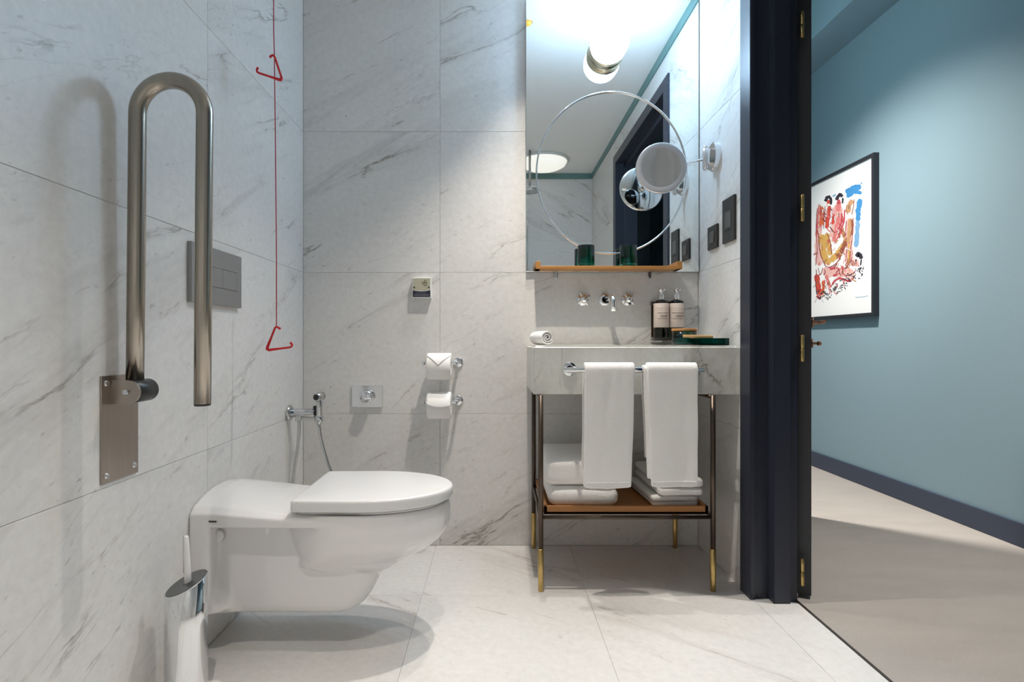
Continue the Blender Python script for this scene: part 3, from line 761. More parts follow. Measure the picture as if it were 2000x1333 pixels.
def roll_holder(zb, lab_h, lab_r, zr, style):
    yb = YB - 0.072
    xr = -0.154
    t = thing('toilet_roll_holder', (xr, YB, zb), lab_h, 'roll holder', 'chrome toilet roll holders')
    b = BM(); lathe_y(b, [(0, 0), (0.021, 0), (0.021, 0.006), (0.019, 0.008), (0, 0.008)], (xr, YB, zb), 30); obj('wall_disc', b, 'chrome', t)
    tube_obj('arm', smoothpath([(xr, YB - 0.006, zb), (xr, yb + 0.012, zb), (xr - 0.006, yb + 0.002, zb), (xr - 0.02, yb, zb), (-0.292, yb, zb)], 6), 0.0068, 'chrome', t, 18)
    cyl_obj('end_knob', (-0.298, yb, zb), (-0.288, yb, zb), 0.0095, 'chrome', t, 18, 0.002)
    r = thing('toilet_roll', (-0.2265, yb, zr - 0.054), lab_r, 'toilet roll', 'white toilet rolls')
    x0, x1 = -0.275, -0.178; R, ri = 0.0545, 0.0215
    b = BM(); A = basis((x0, yb, zr), (0, 1, 0), (0, 0, 1), (1, 0, 0))
    L = x1 - x0
    add_lathe(b, [(ri, 0), (R - 0.003, 0), (R, 0.003), (R, L - 0.003), (R - 0.003, L), (ri, L), (ri, 0)], 56, A)
    obj('paper_roll', b, 'paper', r)
    b = BM(); add_lathe(b, [(ri, 0.0005), (ri - 0.0015, 0.0005), (ri - 0.0015, L - 0.0005), (ri, L - 0.0005), (ri, 0.0005)], 32, A); obj('core', b, 'label', r, 'cardboard core')
    # loose end lying on the front of the roll
    b = BM(); n = 16; m = 10; off = 0.0014
    def on(x, a, e): return Vector((x, yb - (R + e) * math.cos(a), zr + (R + e) * math.sin(a)))
    if style == 'point':
        rows = []
        for i in range(n + 1):
            q = i / n; a = math.radians(80 - 72 * q)
            w = 1.0 if q < 0.40 else max(0.02, 1 - (q - 0.40) / 0.60)
            rows.append([on((x0 + x1) / 2 + (k / m - 0.5) * (x1 - x0 - 0.001) * w, a, off + 0.0012 * q) for k in range(m + 1)])
    else:
        rows = []
        for i in range(n + 1):
            q = i / n; row = []
            for k in range(m + 1):
                s = k / m
                a = math.radians(88 - q * (78 + 10 * math.sin(s * 3.1) + 6 * s))
                row.append(on(x0 + 0.0005 + s * (x1 - x0 - 0.001), a, off + 0.004 * q ** 3 + 0.0012 * math.sin(5 * s + 4 * q) * q))
            rows.append(row)
    vs = [[b.verts.new(p) for p in row] for row in rows]
    for i in range(n):
        for k in range(m):
            f = b.faces.new((vs[i][k], vs[i][k + 1], vs[i + 1][k + 1], vs[i + 1][k])); f.smooth = True
    o = obj('loose_sheet', b, 'paper', r)
    sd = o.modifiers.new('thick', 'SOLIDIFY'); sd.thickness = 0.0008; sd.offset = 0
roll_holder(0.778, 'upper chrome toilet roll holder on the back wall', 'upper toilet roll with its end folded to a point', 0.7635, 'point')
roll_holder(0.617, 'lower chrome toilet roll holder on the back wall', 'lower toilet roll with a loose curling sheet', 0.6025, 'curl')

# ------------------------------------------------------------------ toilet brush
def toilet_brush():
    c = at(364, 1145, 1.35); x, y, z = c.x, c.y, c.z
    t = thing('toilet_brush', (x, y, 0), 'tall chrome toilet brush canister with white handle on the floor by the toilet', 'toilet brush')
    R = 0.0455; seg = 48; b = BM()
    def ztop(a): return z + 0.006 + 0.0160 * math.cos(a) + 0.011 * math.sin(a)
    rings = []
    for (r, f) in ((R - 0.004, 0.0), (R, 0.004), (R, 0.06), (R, 0.14), (R, 0.2)):
        rings.append([b.verts.new((x + r * math.cos(a), y + r * math.sin(a), f)) for a in [2 * math.pi * k / seg for k in range(seg)]])
    for (r, dz) in ((R, 0.0), (R - 0.0022, 0.001)):
        rings.append([b.verts.new((x + r * math.cos(a), y + r * math.sin(a), z + 0.006 + (ztop(a) - z - 0.006) * r / R + dz)) for a in [2 * math.pi * k / seg for k in range(seg)]])
    for i in range(len(rings) - 1):
        for k in range(seg):
            f = b.faces.new((rings[i][k], rings[i][(k + 1) % seg], rings[i + 1][(k + 1) % seg], rings[i + 1][k])); f.smooth = i < 5
    b.faces.new(list(reversed(rings[0]))); b.faces.new(rings[-1])
    obj('canister', b, 'chrome', t)
    b = BM(); rings = []
    for (r, dz) in ((R - 0.0022, 0.0012), (R - 0.004, 0.0022), (R - 0.008, 0.0022), (0.012, 0.0016), (0.006, 0.004)):
        rings.append([b.verts.new((x + r * math.cos(a), y + r * math.sin(a), z + 0.006 + (ztop(a) - z - 0.006) * r / R + dz)) for a in [2 * math.pi * k / seg for k in range(seg)]])
    for i in range(len(rings) - 1):
        for k in range(seg): b.faces.new((rings[i][k], rings[i][(k + 1) % seg], rings[i + 1][(k + 1) % seg], rings[i + 1][k]))
    b.faces.new(rings[-1]); obj('lid', b, 'dark_chrome', t, 'dark slanted metal lid')
    add = BM(); add_tube(add, [(x + 0.004, y, z - 0.01), (x + 0.003, y, z + 0.03), (x + 0.001, y, z + 0.09), (x - 0.0005, y, 0.401), (x - 0.0005, y, 0.404)], [0.0078, 0.0078, 0.0062, 0.0056, 0.0040], 18)
    obj('handle', add, 'seat_plastic', t, 'white tapered handle')
    cyl_obj('handle_tip', (x - 0.0062, y + 0.003, z + 0.03), (x - 0.0075, y + 0.003, 0.402), 0.0026, 'soft_chrome', t, 10)
toilet_brush()

# ------------------------------------------------------------------ vanity
VX0, VX1 = 0.137, XR
VY0 = 2.003 * S; VZ0, VZ1 = 0.680, 0.852
def vanity():
    t = thing('washbasin', ((VX0 + VX1) / 2, VY0, VZ0), 'pale veined marble washbasin block with deep apron', 'washbasin')
    b = BM(); bmesh.ops.create_cube(b, size=1.0)
    lo, hi = (VX0, VY0, VZ0), (VX1 - 0.001, YB - 0.0005, VZ1)
    for v in b.verts: v.co = Vector((lo[i] + (v.co[i] + 0.5) * (hi[i] - lo[i]) for i in range(3)))
    top = max(b.faces, key=lambda f: f.calc_center_median().z)
    bmesh.ops.inset_individual(b, faces=[top], thickness=0.07)
    for v in top.verts:            # basin opening, rim wider on the tap side
        v.co.y -= 0.015 if v.co.y > (VY0 + YB) / 2 else 0.02
        v.co.x += 0.03 if v.co.x < 0.5 else -0.06
    r = bmesh.ops.extrude_discrete_faces(b, faces=[top])
    f = r['faces'][0]
    for v in f.verts: v.co.z -= 0.105
    c = f.calc_center_median()
    for v in f.verts: v.co.x += (c.x - v.co.x) * 0.1; v.co.y += (c.y - v.co.y) * 0.1
    eds = [e for e in b.edges if e.calc_length() > 0.05]
    bmesh.ops.bevel(b, geom=[e for e in eds if (e.verts[0].co.z > VZ1 - 0.002 and e.verts[1].co.z > VZ1 - 0.002)], offset=0.008, segments=3, affect='EDGES')
    o = obj('basin_block', b, 'counter_marble', t)
    b = BM(); add_lathe(b, [(0, 0.002), (0.018, 0.002), (0.021, 0.0), (0.021, -0.002)], 24, Matrix.Translation((0.47, (VY0 + YB) / 2, VZ1 - 0.105))); obj('drain', b, 'chrome', t)
    # frame with shelf
    s = thing('vanity_stand', (0.46, 2.18 * S, 0), 'slim dark bronze vanity stand with brass feet under the washbasin', 'stand')
    legs = [(0.160, 1.972 * S), (0.757, 1.972 * S), (0.164, 2.385 * S), (0.757, 2.385 * S)]
    for (x, y) in legs:
        b = BM(); add_tube(b, [(x, y, 0.145), (x, y, VZ0)], 0.0088, 16); lg = obj('leg', b, 'bronze', s)
        b = BM(); add_tube(b, [(x, y, 0.0), (x, y, 0.002), (x, y, 0.146), (x, y, 0.148)], [0.0082, 0.0092, 0.0108, 0.0088], 16); obj('ferrule', b, 'brass', lg, 'brass foot')
    for (p, q) in ((0, 1), (2, 3), (0, 2), (1, 3)):
        a, c = legs[p], legs[q]
        tube_obj('rail', [(a[0], a[1], 0.256), (c[0], c[1], 0.256)], 0.0065, 'bronze', s, 12)
    for (p, q) in ((0, 2), (1, 3)):
        a, c = legs[p], legs[q]
        tube_obj('rail', [(a[0], a[1], VZ0 - 0.008), (c[0], c[1], VZ0 - 0.008)], 0.006, 'bronze', s, 12)
    b = BM(); x0, x1, y0, y1 = 0.172, 0.746, 1.985 * S, 2.375 * S
    add_box(b, (x0, y0, 0.2625), (x1, y1, 0.272), 0.001)
    for (lo, hi) in (((x0, y0, 0.2625), (x1, y0 + 0.012, 0.291)), ((x0, y1 - 0.012, 0.2625), (x1, y1, 0.291)), ((x0, y0, 0.2625), (x0 + 0.012, y1, 0.291)), ((x1 - 0.012, y0, 0.2625), (x1, y1, 0.291))):
        add_box(b, lo, hi, 0.0012)
    tr = obj('shelf_tray', b, 'tan_tray'); tag(tr, 'tan wooden tray shelf holding towels in the vanity stand', 'tray')
    # towel rail on the apron
    yr = 1.94 * S; zr = 0.769
    r_ = thing('towel_rail', (0.47, VY0, zr), 'chrome towel rail on the front of the washbasin', 'towel rail')
    for x in (0.263, 0.695):
        b = BM(); lathe_y(b, [(0, 0), (0.025, 0), (0.025, 0.004), (0.023, 0.006), (0.012, 0.007)], (x, VY0, zr), 32); obj('rosette', b, 'chrome', r_)
        cyl_obj('post', (x, VY0 - 0.004, zr), (x, yr, zr), 0.0065, 'chrome', r_, 18)
    cyl_obj('bar', (0.235, yr, zr), (0.714, yr, zr), 0.0088, 'chrome', r_, 24, 0.001)
    return yr, zr
YRAIL, ZRAIL = vanity()

def hang_towel(x0t, x1t, x0b, x1b, zb, label, seed, inner=None):
    """front fall from the rail to zb; inner: (x shift, lower end) of a layer showing at the left edge"""
    random.seed(seed)
    t = thing('hand_towel', ((x0t + x1t) / 2, YRAIL, zb), label, 'towel', 'hand towels on the vanity rail')
    def sheet(r0, zfront, zback, dx, jit, m=26):
        b = BM(); rows = []
        path = []
        nb = 16
        for k in range(nb + 1): path.append((YRAIL + r0, zback + (ZRAIL - zback) * k / nb, 1 - k / nb))
        for k in range(1, 10):
            a = math.pi * k / 10; path.append((YRAIL + r0 * math.cos(a), ZRAIL + r0 * math.sin(a), 0))
        nf = 34
        for k in range(nf + 1): path.append((YRAIL - r0, ZRAIL + (zfront - ZRAIL) * k / nf, k / nf))
        for (y, z, q) in path:
            xa = x0t + (x0b - x0t) * q + dx; xb = x1t + (x1b - x1t) * q + dx * 0.2
            row = []
            for k in range(m + 1):
                s = k / m
                w = noise.noise(Vector((s * 2.2 + seed, z * 3.0, y * 4))) * 0.007 * q + noise.noise(Vector((s * 7 + seed, z * 9.0, seed))) * 0.0016
                ex = noise.noise(Vector((seed + 5, z * 8, 0))) * 0.0022
                side = -1 if y < YRAIL else 1
                edge = (abs(s - 0.5) * 2) ** 8
                zz = z + (noise.noise(Vector((s * 3, seed, 1))) * 0.004 - 0.005 * edge * -1) * (q ** 4)
                row.append(b.verts.new((xa + (xb - xa) * s + ex, y + w + side * (-0.002 * edge), zz)))
            rows.append(row)
        for i in range(len(rows) - 1):
            for k in range(m):
                f = b.faces.new((rows[i][k], rows[i][k + 1], rows[i + 1][k + 1], rows[i + 1][k])); f.smooth = True
        return b
    o = obj('terry_cloth', sheet(0.0200, zb, zb + 0.05, 0, 0), 'terry', t)
    sd = o.modifiers.new('thick', 'SOLIDIFY'); sd.thickness = 0.011; sd.offset = 0
    bv = o.modifiers.new('bevel', 'BEVEL'); bv.width = 0.004; bv.segments = 3; bv.angle_limit = 1.0
    if inner:
        o = obj('inner_fold', sheet(0.0140, inner[1], zb + 0.09, inner[0], 0), 'terry', t)
        sd = o.modifiers.new('thick', 'SOLIDIFY'); sd.thickness = 0.005; sd.offset = 0
    b = BM()
    pts = []
    for k in range(21):
        s = k / 20; z = zb + 0.020; q = 1 - 0.02 / (ZRAIL - zb)
        y = YRAIL - 0.0200 + noise.noise(Vector((s * 2.2 + seed, z * 3.0, (YRAIL - 0.0200) * 4))) * 0.007 * q - 0.0058
        pts.append(Vector((x0t + (x0b - x0t) * q + 0.004 + (x1b - x0b - 0.008) * s, y, z)))
    add_tube(b, pts, 0.0012, 6); obj('hem', b, 'terry', t)
hang_towel(0.304, 0.473, 0.300, 0.461, 0.370, 'left white hand towel hanging on the washbasin rail', 3)
hang_towel(0.516, 0.686, 0.528, 0.684, 0.374, 'right white hand towel with a side fold hanging on the washbasin rail', 8, (-0.012, 0.40))

def folded(name, x0, x1, y0, y1, z0, z1, layers, seed, rot=0.0, droop=0.0):
    """soft folded towel: stacked rounded layers joined by a rolled front edge"""
    cx, cy = (x0 + x1) / 2, (y0 + y1) / 2
    b = BM(); h = (z1 - z0) / layers
    nx, ny, nz = 18, 18, 6
    for q in range(layers):
        b2 = BM()
        bmesh.ops.create_cube(b2, size=2.0); bmesh.ops.subdivide_edges(b2, edges=b2.edges[:], cuts=11, use_grid_fill=True)
        hx, hy, hz = (x1 - x0) / 2, (y1 - y0) / 2, h / 2 * 1.06
        r = min(hz * 0.82, 0.030)
        for v in b2.verts:
            p = Vector((v.co.x * hx, v.co.y * hy, v.co.z * hz))
            rr = Vector((min(r * 1.1, hx), min(r * 1.3, hy), r))
            c = Vector((max(-hx + rr.x, min(hx - rr.x, p.x)), max(-hy + rr.y, min(hy - rr.y, p.y)), max(-hz + rr.z, min(hz - rr.z, p.z))))
            d = p - c
            e = Vector((d.x / rr.x, d.y / rr.y, d.z / rr.z))
            if e.length > 1e-6:
                mx = max(abs(e.x), abs(e.y), abs(e.z)); e = e.normalized() * mx
            p = c + Vector((e.x * rr.x, e.y * rr.y, e.z * rr.z))
            nn = noise.noise(Vector((p.x * 9 + seed, p.y * 9 + q * 7, p.z * 11)))
            p *= 1 + 0.018 * nn
            p.z += 0.004 * noise.noise(Vector((p.x * 6 + seed * 3, p.y * 6, q))) * (1 if p.z > 0 else 0.2)
            p.x += 0.003 * math.sin(q * 2.1 + seed); p.y += 0.004 * math.sin(q * 1.7 + seed)
            p.z -= droop * max(0, -p.y / hy) ** 2
            v.co = Vector((cx + p.x * math.cos(rot) - p.y * math.sin(rot), cy + p.x * math.sin(rot) + p.y * math.cos(rot), z0 + h * (q + 0.5) + p.z))
        for f in b2.faces: f.smooth = True
        merge(b, b2)
    return obj(name, b, 'terry')
G = 'folded bath towels on the tray'
tag(folded('bath_towel', 0.190, 0.442, 2.018 * S, 2.355 * S, 0.2755, 0.343, 1, 1.3), 'lower thick white bath towel on the left of the tray', 'towel', G)
tag(folded('bath_towel', 0.182, 0.436, 2.030 * S, 2.36 * S, 0.3505, 0.447, 1, 4.1), 'upper thick white bath towel on the left pile of the tray', 'towel', G)
tag(folded('bath_towel', 0.556, 0.722, 2.030 * S, 2.34 * S, 0.2752, 0.313, 2, 2.2, 0.06), 'lower flat folded white towel on the right of the tray', 'towel', G)
tag(folded('bath_towel', 0.578, 0.738, 2.010 * S, 2.345 * S, 0.317, 0.376, 2, 6.7, 0.03), 'upper folded white towel on the right pile of the tray', 'towel', G)

# rolled face cloth on the counter
def rolled_cloth():
    a = at(1066, 660, 2.06); c0 = Vector((0.192, 2.062 * S, VZ1 + 0.0290)); ax = Vector((-0.035, 0.098, 0)).normalized(); L = 0.105
    b = BM(); side = Vector((ax.y, -ax.x, 0)); up = Vector((0, 0, 1)); R = 0.0265; turns = 2.6; n = 110; m = 12
    rows = []
    for i in range(n + 1):
        q = i / n; r = 0.004 + (R - 0.004) * q; a = -turns * 2 * math.pi * (1 - q) - 0.6
        row = []
        for k in range(m + 1):
            s = k / m
            rr = r * (1 - 0.10 * (abs(s - 0.5) * 2) ** 6) + noise.noise(Vector((a, s * 4, 0))) * 0.0007
            row.append(b.verts.new(c0 + ax * (s * L + 0.002 * (1 - q)) + side * math.cos(a) * rr * 1.06 + up * (math.sin(a) * rr)))
        rows.append(row)
    for i in range(n):
        for k in range(m):
            f = b.faces.new((rows[i][k], rows[i][k + 1], rows[i + 1][k + 1], rows[i + 1][k])); f.smooth = True
    o = obj('rolled_cloth', b, 'terry'); sd = o.modifiers.new('thick', 'SOLIDIFY'); sd.thickness = 0.0046; sd.offset = 0
    bv = o.modifiers.new('bevel', 'BEVEL'); bv.width = 0.002; bv.segments = 2; bv.angle_limit = 1.0
    tag(o, 'small rolled white face cloth on the left end of the washbasin', 'towel')
rolled_cloth()

# ------------------------------------------------------------------ mirror, ring, shelf
def mirror():
    x0, x1, z0, z1 = 0.1325, 0.8615, 1.161, 2.311
    t = thing('wall_mirror', ((x0 + x1) / 2, YB, z0), 'large rectangular wall mirror above the washbasin', 'mirror')
    box_obj('backing_box', (x0 + 0.004, YB - 0.012, z0 + 0.004), (x1 - 0.004, YB, z1), 'black_plastic', t)
    b = BM(); add_box(b, (x0, MY, z0), (x1, YB - 0.012, z1), 0.0012, 1); obj('mirror_pane', b, 'vanity_mirror', t)
    c = Vector((0.493, MY - 0.003, 1.577)); rx, rz = 0.3165, 0.341
    pts = [Vector((c.x + rx * math.cos(a), c.y, c.z + rz * math.sin(a))) for a in [2 * math.pi * k / 96 for k in range(97)]]
    b = BM(); add_tube(b, pts, 0.0036, 10, False); bmesh.ops.remove_doubles(b, verts=b.verts[:], dist=1e-5)
    o = obj('chrome_ring', b, 'chrome'); tag(o, 'thin chrome ring mounted on the face of the wall mirror', 'ring')
mirror()
def mirror_shelf():
    x0, x1 = 0.167, 0.763; y0, y1 = 2.312 * S, MY - 0.001; z0, z1 = 1.161, 1.174
    t = thing('mirror_shelf', (0.465, YB, z0), 'narrow oak shelf with raised ends below the mirror', 'shelf')
    b = BM(); add_box(b, (x0, y0, z0), (x1, y1, z1), 0.0015); obj('board', b, 'wood', t)
    for (a, c) in ((x0, x0 + 0.020), (x1 - 0.020, x1)):
        box_obj('end_lip', (a, y0 - 0.001, z0), (c, y1, 1.193), 'wood', t, 0.0015)
    for x in (0.258, 0.655):
        b = BM(); add_box(b, (x - 0.009, YB - 0.045, z0 - 0.004), (x + 0.009, YB - 0.003, z0), 0.001); add_box(b, (x - 0.009, YB - 0.010, z0 - 0.030), (x + 0.009, YB, z0), 0.003)
        add_cyl(b, (x, YB - 0.010, z0 - 0.020), (x, YB - 0.014, z0 - 0.020), 0.0055, 16, 0.001); obj('bracket', b, 'soft_chrome', t, 'small chrome bracket')
    return z1
zsh = mirror_shelf()
def tumbler(x, y, label):
    b = BM(); R, H = 0.0345, 0.088
    add_lathe(b, [(0, 0.0), (R - 0.003, 0.0), (R - 0.0005, 0.003), (R, 0.010), (R, H - 0.001), (R - 0.0012, H), (R - 0.0024, H - 0.001), (R - 0.0024, 0.016), (R - 0.006, 0.013), (0, 0.0125)], 40, Matrix.Translation((x, y, zsh + 0.0003)))
    o = obj('glass_tumbler', b, 'green_glass'); tag(o, label, 'glass', 'green tumblers on the mirror shelf')
tumbler(0.378, 2.352 * S, 'left deep green glass tumbler on the oak shelf')
tumbler(0.553, 2.352 * S, 'right deep green glass tumbler on the oak shelf')

# ------------------------------------------------------------------ taps
def taps():
    z = 1.043
    for (x, lab, rot) in ((0.374, 'left chrome cross handle tap under the mirror shelf', 0.55), (0.5625, 'right chrome cross handle tap under the mirror shelf', 0.75)):
        t = thing('wall_tap', (x, YB, z), lab, 'tap', 'cross handle wall taps')
        b = BM(); lathe_y(b, [(0, 0), (0.026, 0), (0.026, 0.005), (0.024, 0.008), (0.014, 0.009), (0.012, 0.026), (0.014, 0.028), (0.014, 0.044), (0, 0.046)], (x, YB, z), 32); obj('rosette', b, 'chrome', t)
        for k in range(2):
            a = rot + math.pi / 2 * k; d = Vector((math.cos(a), 0, math.sin(a))) * 0.029; c = Vector((x, YB - 0.036, z))
            cyl_obj('cross_bar', c - d, c + d, 0.0052, 'chrome', t, 14, 0.0015)
    t = thing('wall_spout', (0.467, YB, z), 'chrome wall spout curving down between the two taps', 'spout')
    b = BM(); lathe_y(b, [(0, 0), (0.026, 0), (0.026, 0.005), (0.024, 0.008), (0.013, 0.009)], (0.467, YB, z), 32); obj('rosette', b, 'chrome', t)
    L = 0.170
    pts = [(0.467, YB, z), (0.467, YB - L + 0.04, z)]
    for k in range(1, 11):
        a = math.pi / 2 * k / 10; pts.append((0.467, YB - L + 0.032 - 0.032 * math.sin(a), z - 0.032 + 0.032 * math.cos(a)))
    pts.append((0.467, YB - L, z - 0.058))
    tube_obj('pipe', pts, 0.0105, 'chrome', t, 22)
taps()

# ------------------------------------------------------------------ bottles, jar, dish
def font_obj(name, text, size, loc, mat, parent, rot=(math.pi / 2, 0, 0)):
    cu = bpy.data.curves.new(name, 'FONT'); cu.body = text; cu.size = size; cu.align_x = 'CENTER'; cu.extrude = 0.00015
    o = bpy.data.objects.new(name, cu); cu.materials.append(M[mat]); C.objects.link(o); o.location = loc; o.rotation_euler = rot
    dg = bpy.context.evaluated_depsgraph_get(); me = bpy.data.meshes.new_from_object(o.evaluated_get(dg))
    mo = bpy.data.objects.new(name, me); C.objects.link(mo); mo.matrix_basis = Matrix.Translation(loc) @ Matrix.Rotation(math.pi / 2, 4, 'X')
    bpy.data.objects.remove(o); bpy.data.curves.remove(cu)
    attach(mo, parent); return mo
def bottle(x, word, label):
    y = 2.345 * S; z0 = 0.8745; R = 0.0302
    t = thing('pump_bottle', (x, y, z0), label, 'bottle', 'pump bottles on the wall holder')
    Tm = Matrix.Translation((x, y, z0))
    b = BM(); add_lathe(b, [(0, 0.001), (R - 0.006, 0), (R - 0.0015, 0.003), (R, 0.009), (R, 0.148), (R - 0.002, 0.156), (R - 0.009, 0.161), (0.012, 0.163), (0, 0.163)], 40, Tm); obj('body', b, 'bottle_glass', t)
    lb = BM(); add_lathe(lb, [(R + 0.0004, 0.049), (R + 0.0008, 0.0495), (R + 0.0008, 0.1475), (R + 0.0004, 0.148)], 48, Tm); lab = obj('paper_label', lb, 'label', t, 'beige paper label')
    def band(z, h, half=0.78):
        b = BM(); n = 18
        lo = []; hi = []
        for k in range(n + 1):
            a = -math.pi / 2 - half + 2 * half * k / n; r = R + 0.0011
            lo.append(b.verts.new((x + r * math.cos(a), y + r * math.sin(a), z0 + z))); hi.append(b.verts.new((x + r * math.cos(a), y + r * math.sin(a), z0 + z + h)))
        for k in range(n): b.faces.new((lo[k], lo[k + 1], hi[k + 1], hi[k]))
        obj('printed_rule', b, 'ink', lab)
    band(0.084, 0.0013); band(0.127, 0.0005, 1.1); band(0.119, 0.0004, 1.1)
    # a printed line too small to read in the photograph
    b = BM(); random.seed(len(word)); a = -math.pi / 2 - 0.85
    while a < -math.pi / 2 + 0.85:
        q = random.uniform(0.05, 0.12); r = R + 0.0011; hgt = random.uniform(0.0022, 0.0034)
        v = [b.verts.new((x + r * math.cos(w), y + r * math.sin(w), z0 + zz)) for (w, zz) in ((a, 0.1065), (a + q, 0.1065), (a + q, 0.1065 + hgt), (a, 0.1065 + hgt))]
        b.faces.new(v); a += q + 0.04
    obj('printed_line', b, 'ink', lab)
    font_obj('printed_word', word, 0.0115, (x + 0.002, y - R - 0.0012, z0 + 0.0915), 'ink', lab)
    b = BM(); add_lathe(b, [(0.0, 0.163), (0.0115, 0.163), (0.012, 0.165), (0.012, 0.186), (0.0105, 0.188), (0.008, 0.189), (0.008, 0.199), (0.0105, 0.200), (0.0105, 0.209), (0, 0.210)], 24, Tm); pm = obj('pump', b, 'chrome', t)
    cyl_obj('pump_nozzle', (x, y, z0 + 0.204), (x + 0.004, y - 0.030, z0 + 0.202), 0.0042, 'chrome', pm, 12, 0.001)
bottle(0.687, 'SOAP', 'left dark pump bottle with beige label beside the taps')
bottle(0.7495, 'CREAM', 'right dark pump bottle with beige label next to the tiled corner')
def bottle_holder():
    t = thing('bottle_holder', (0.718, YB, 0.9), 'dark wall holder clasping the two pump bottles', 'holder')
    y = 2.345 * S
    box_obj('back_plate', (0.664, YB - 0.006, 0.885), (0.773, YB, 1.035), 'amber', t, 0.001)
    b = BM()
    add_box(b, (0.659, y + 0.0315, 1.020), (0.778, YB - 0.004, 1.034), 0.001); add_box(b, (0.7176, y - 0.004, 0.93), (0.7190, YB - 0.004, 1.034))
    add_box(b, (0.660, y + 0.010, 0.8705), (0.777, YB - 0.004, 0.8738), 0.001)
    obj('clasp', b, 'amber', t)
bottle_holder()
def jar():
    x, y = 0.722, 2.165 * S; R = 0.0455; z0 = VZ1 + 0.0003
    t = thing('glass_jar', (x, y, z0), 'squat green glass jar with wooden lid in front of the bottles', 'jar')
    Tm = Matrix.Translation((x, y, z0))
    b = BM(); add_lathe(b, [(0, 0), (R - 0.006, 0), (R - 0.001, 0.004), (R, 0.010), (R, 0.053), (R - 0.003, 0.053), (R - 0.003, 0.010), (R - 0.008, 0.007), (0, 0.006)], 44, Tm); obj('bowl', b, 'dark_green', t)
    b = BM(); add_lathe(b, [(0, 0.0535), (R + 0.0005, 0.0535), (R + 0.001, 0.0545), (R + 0.001, 0.062), (R - 0.0005, 0.063), (0, 0.063)], 44, Tm); obj('lid', b, 'wood', t, 'wooden lid')
jar()
def soap_dish():
    x0, x1 = 0.740, 0.850; y0, y1 = 2.06 * S, 2.06 * S + 0.085; z0 = VZ1 + 0.0003; h = 0.026
    b = BM(); add_box(b, (x0, y0, z0), (x1, y1, z0 + 0.006), 0.002)
    for (lo, hi) in (((x0, y0, z0), (x1, y0 + 0.004, z0 + h)), ((x0, y1 - 0.004, z0), (x1, y1, z0 + h)), ((x0, y0, z0), (x0 + 0.004, y1, z0 + h)), ((x1 - 0.004, y0, z0), (x1, y1, z0 + h))): add_box(b, lo, hi, 0.0012)
    o = obj('soap_dish', b, 'dark_green'); tag(o, 'low rectangular dark green glass dish at the right end of the washbasin', 'dish')
    b = BM(); c = Vector((0.757, (y0 + y1) / 2 + 0.01, z0 + h + 0.0065))
    m = Matrix.Translation(c) @ Matrix.Rotation(math.radians(-12), 4, 'Z') @ Matrix.Rotation(math.radians(1.5), 4, 'Y')
    add_box(b, (-0.055, -0.0085, -0.0055), (0.052, 0.0085, 0.0055), 0.003, 3, m)
    for k in range(-4, 5): add_box(b, (k * 0.006 - 0.012, -0.0045, -0.0075), (k * 0.006 - 0.009, 0.0045, -0.0055), 0, 1, m)
    o = obj('wooden_brush', b, 'pale_wood'); tag(o, 'small pale wooden nail brush lying across the dark green dish', 'brush')
soap_dish()

# ------------------------------------------------------------------ right wall: shaving mirror and switches
def shaving_mirror():
    yw = 2.215 * S; zc = 1.585
    t = thing('shaving_mirror', (XR, yw, zc), 'round magnifying mirror on a chrome arm on the right wall', 'mirror')
    b = BM()
    pts = [(0.044 * math.cos(a), 0.056 * math.sin(a)) for a in [2 * math.pi * k / 40 for k in range(40)]]
    add_prism(b, pts, basis((XR, yw, zc), (0, 1, 0), (0, 0, 1), (-1, 0, 0)), 0.022)
    bmesh.ops.bevel(b, geom=[e for e in b.edges if e.verts[0].co.x < XR - 0.02 and e.verts[1].co.x < XR - 0.02], offset=0.006, segments=3, affect='EDGES')
    obj('wall_mount', b, 'chrome', t)
    pv = Vector((XR - 0.045, yw - 0.004, zc - 0.008))
    b = BM(); add_cyl(b, (pv.x, pv.y, pv.z - 0.040), (pv.x, pv.y, pv.z + 0.040), 0.0115, 24, 0.002); add_box(b, (pv.x, yw - 0.014, zc - 0.03), (XR - 0.018, yw + 0.014, zc + 0.03), 0.004)
    add_cyl(b, (pv.x, pv.y, pv.z - 0.046), (pv.x, pv.y, pv.z - 0.040), 0.008, 18, 0.001); add_cyl(b, (pv.x, pv.y, pv.z + 0.040), (pv.x, pv.y, pv.z + 0.048), 0.008, 18, 0.001)
    obj('pivot', b, 'chrome', t)
    hc = Vector((0.657, 2.245 * S, 1.550)); nr = Vector((-0.10, -1, -0.06)).normalized()
    e = hc - nr * 0.028
    tube_obj('arm', [pv + Vector((0, 0, -0.002)), Vector((e.x + 0.02, e.y, e.z + 0.012)), e], 0.0048, 'chrome', t, 14)
    u = Vector((0, 0, 1)).cross(nr).normalized(); v = nr.cross(u)
    A = basis(hc, u, v, nr)
    b = BM(); add_lathe(b, [(0, -0.010), (0.092, -0.010), (0.0985, -0.006), (0.0995, 0.0), (0.0985, 0.006), (0.096, 0.008), (0.078, 0.008)], 64, A); add_lathe(b, [(0, -0.028), (0.016, -0.028), (0.017, -0.02), (0.013, -0.010)], 24, A)
    hd = obj('head', b, 'chrome', t)
    b = BM(); add_lathe(b, [(0.0965, 0.0075), (0.0945, 0.0092), (0.077, 0.0092), (0.0755, 0.008)], 64, A); obj('light_ring', b, 'frosted', hd, 'frosted pale rim')
    b = BM(); add_lathe(b, [(0.0765, 0.0084), (0.04, 0.0076), (0, 0.0074)], 64, A); obj('magnifying_glass', b, 'mag_mirror', hd)
shaving_mirror()
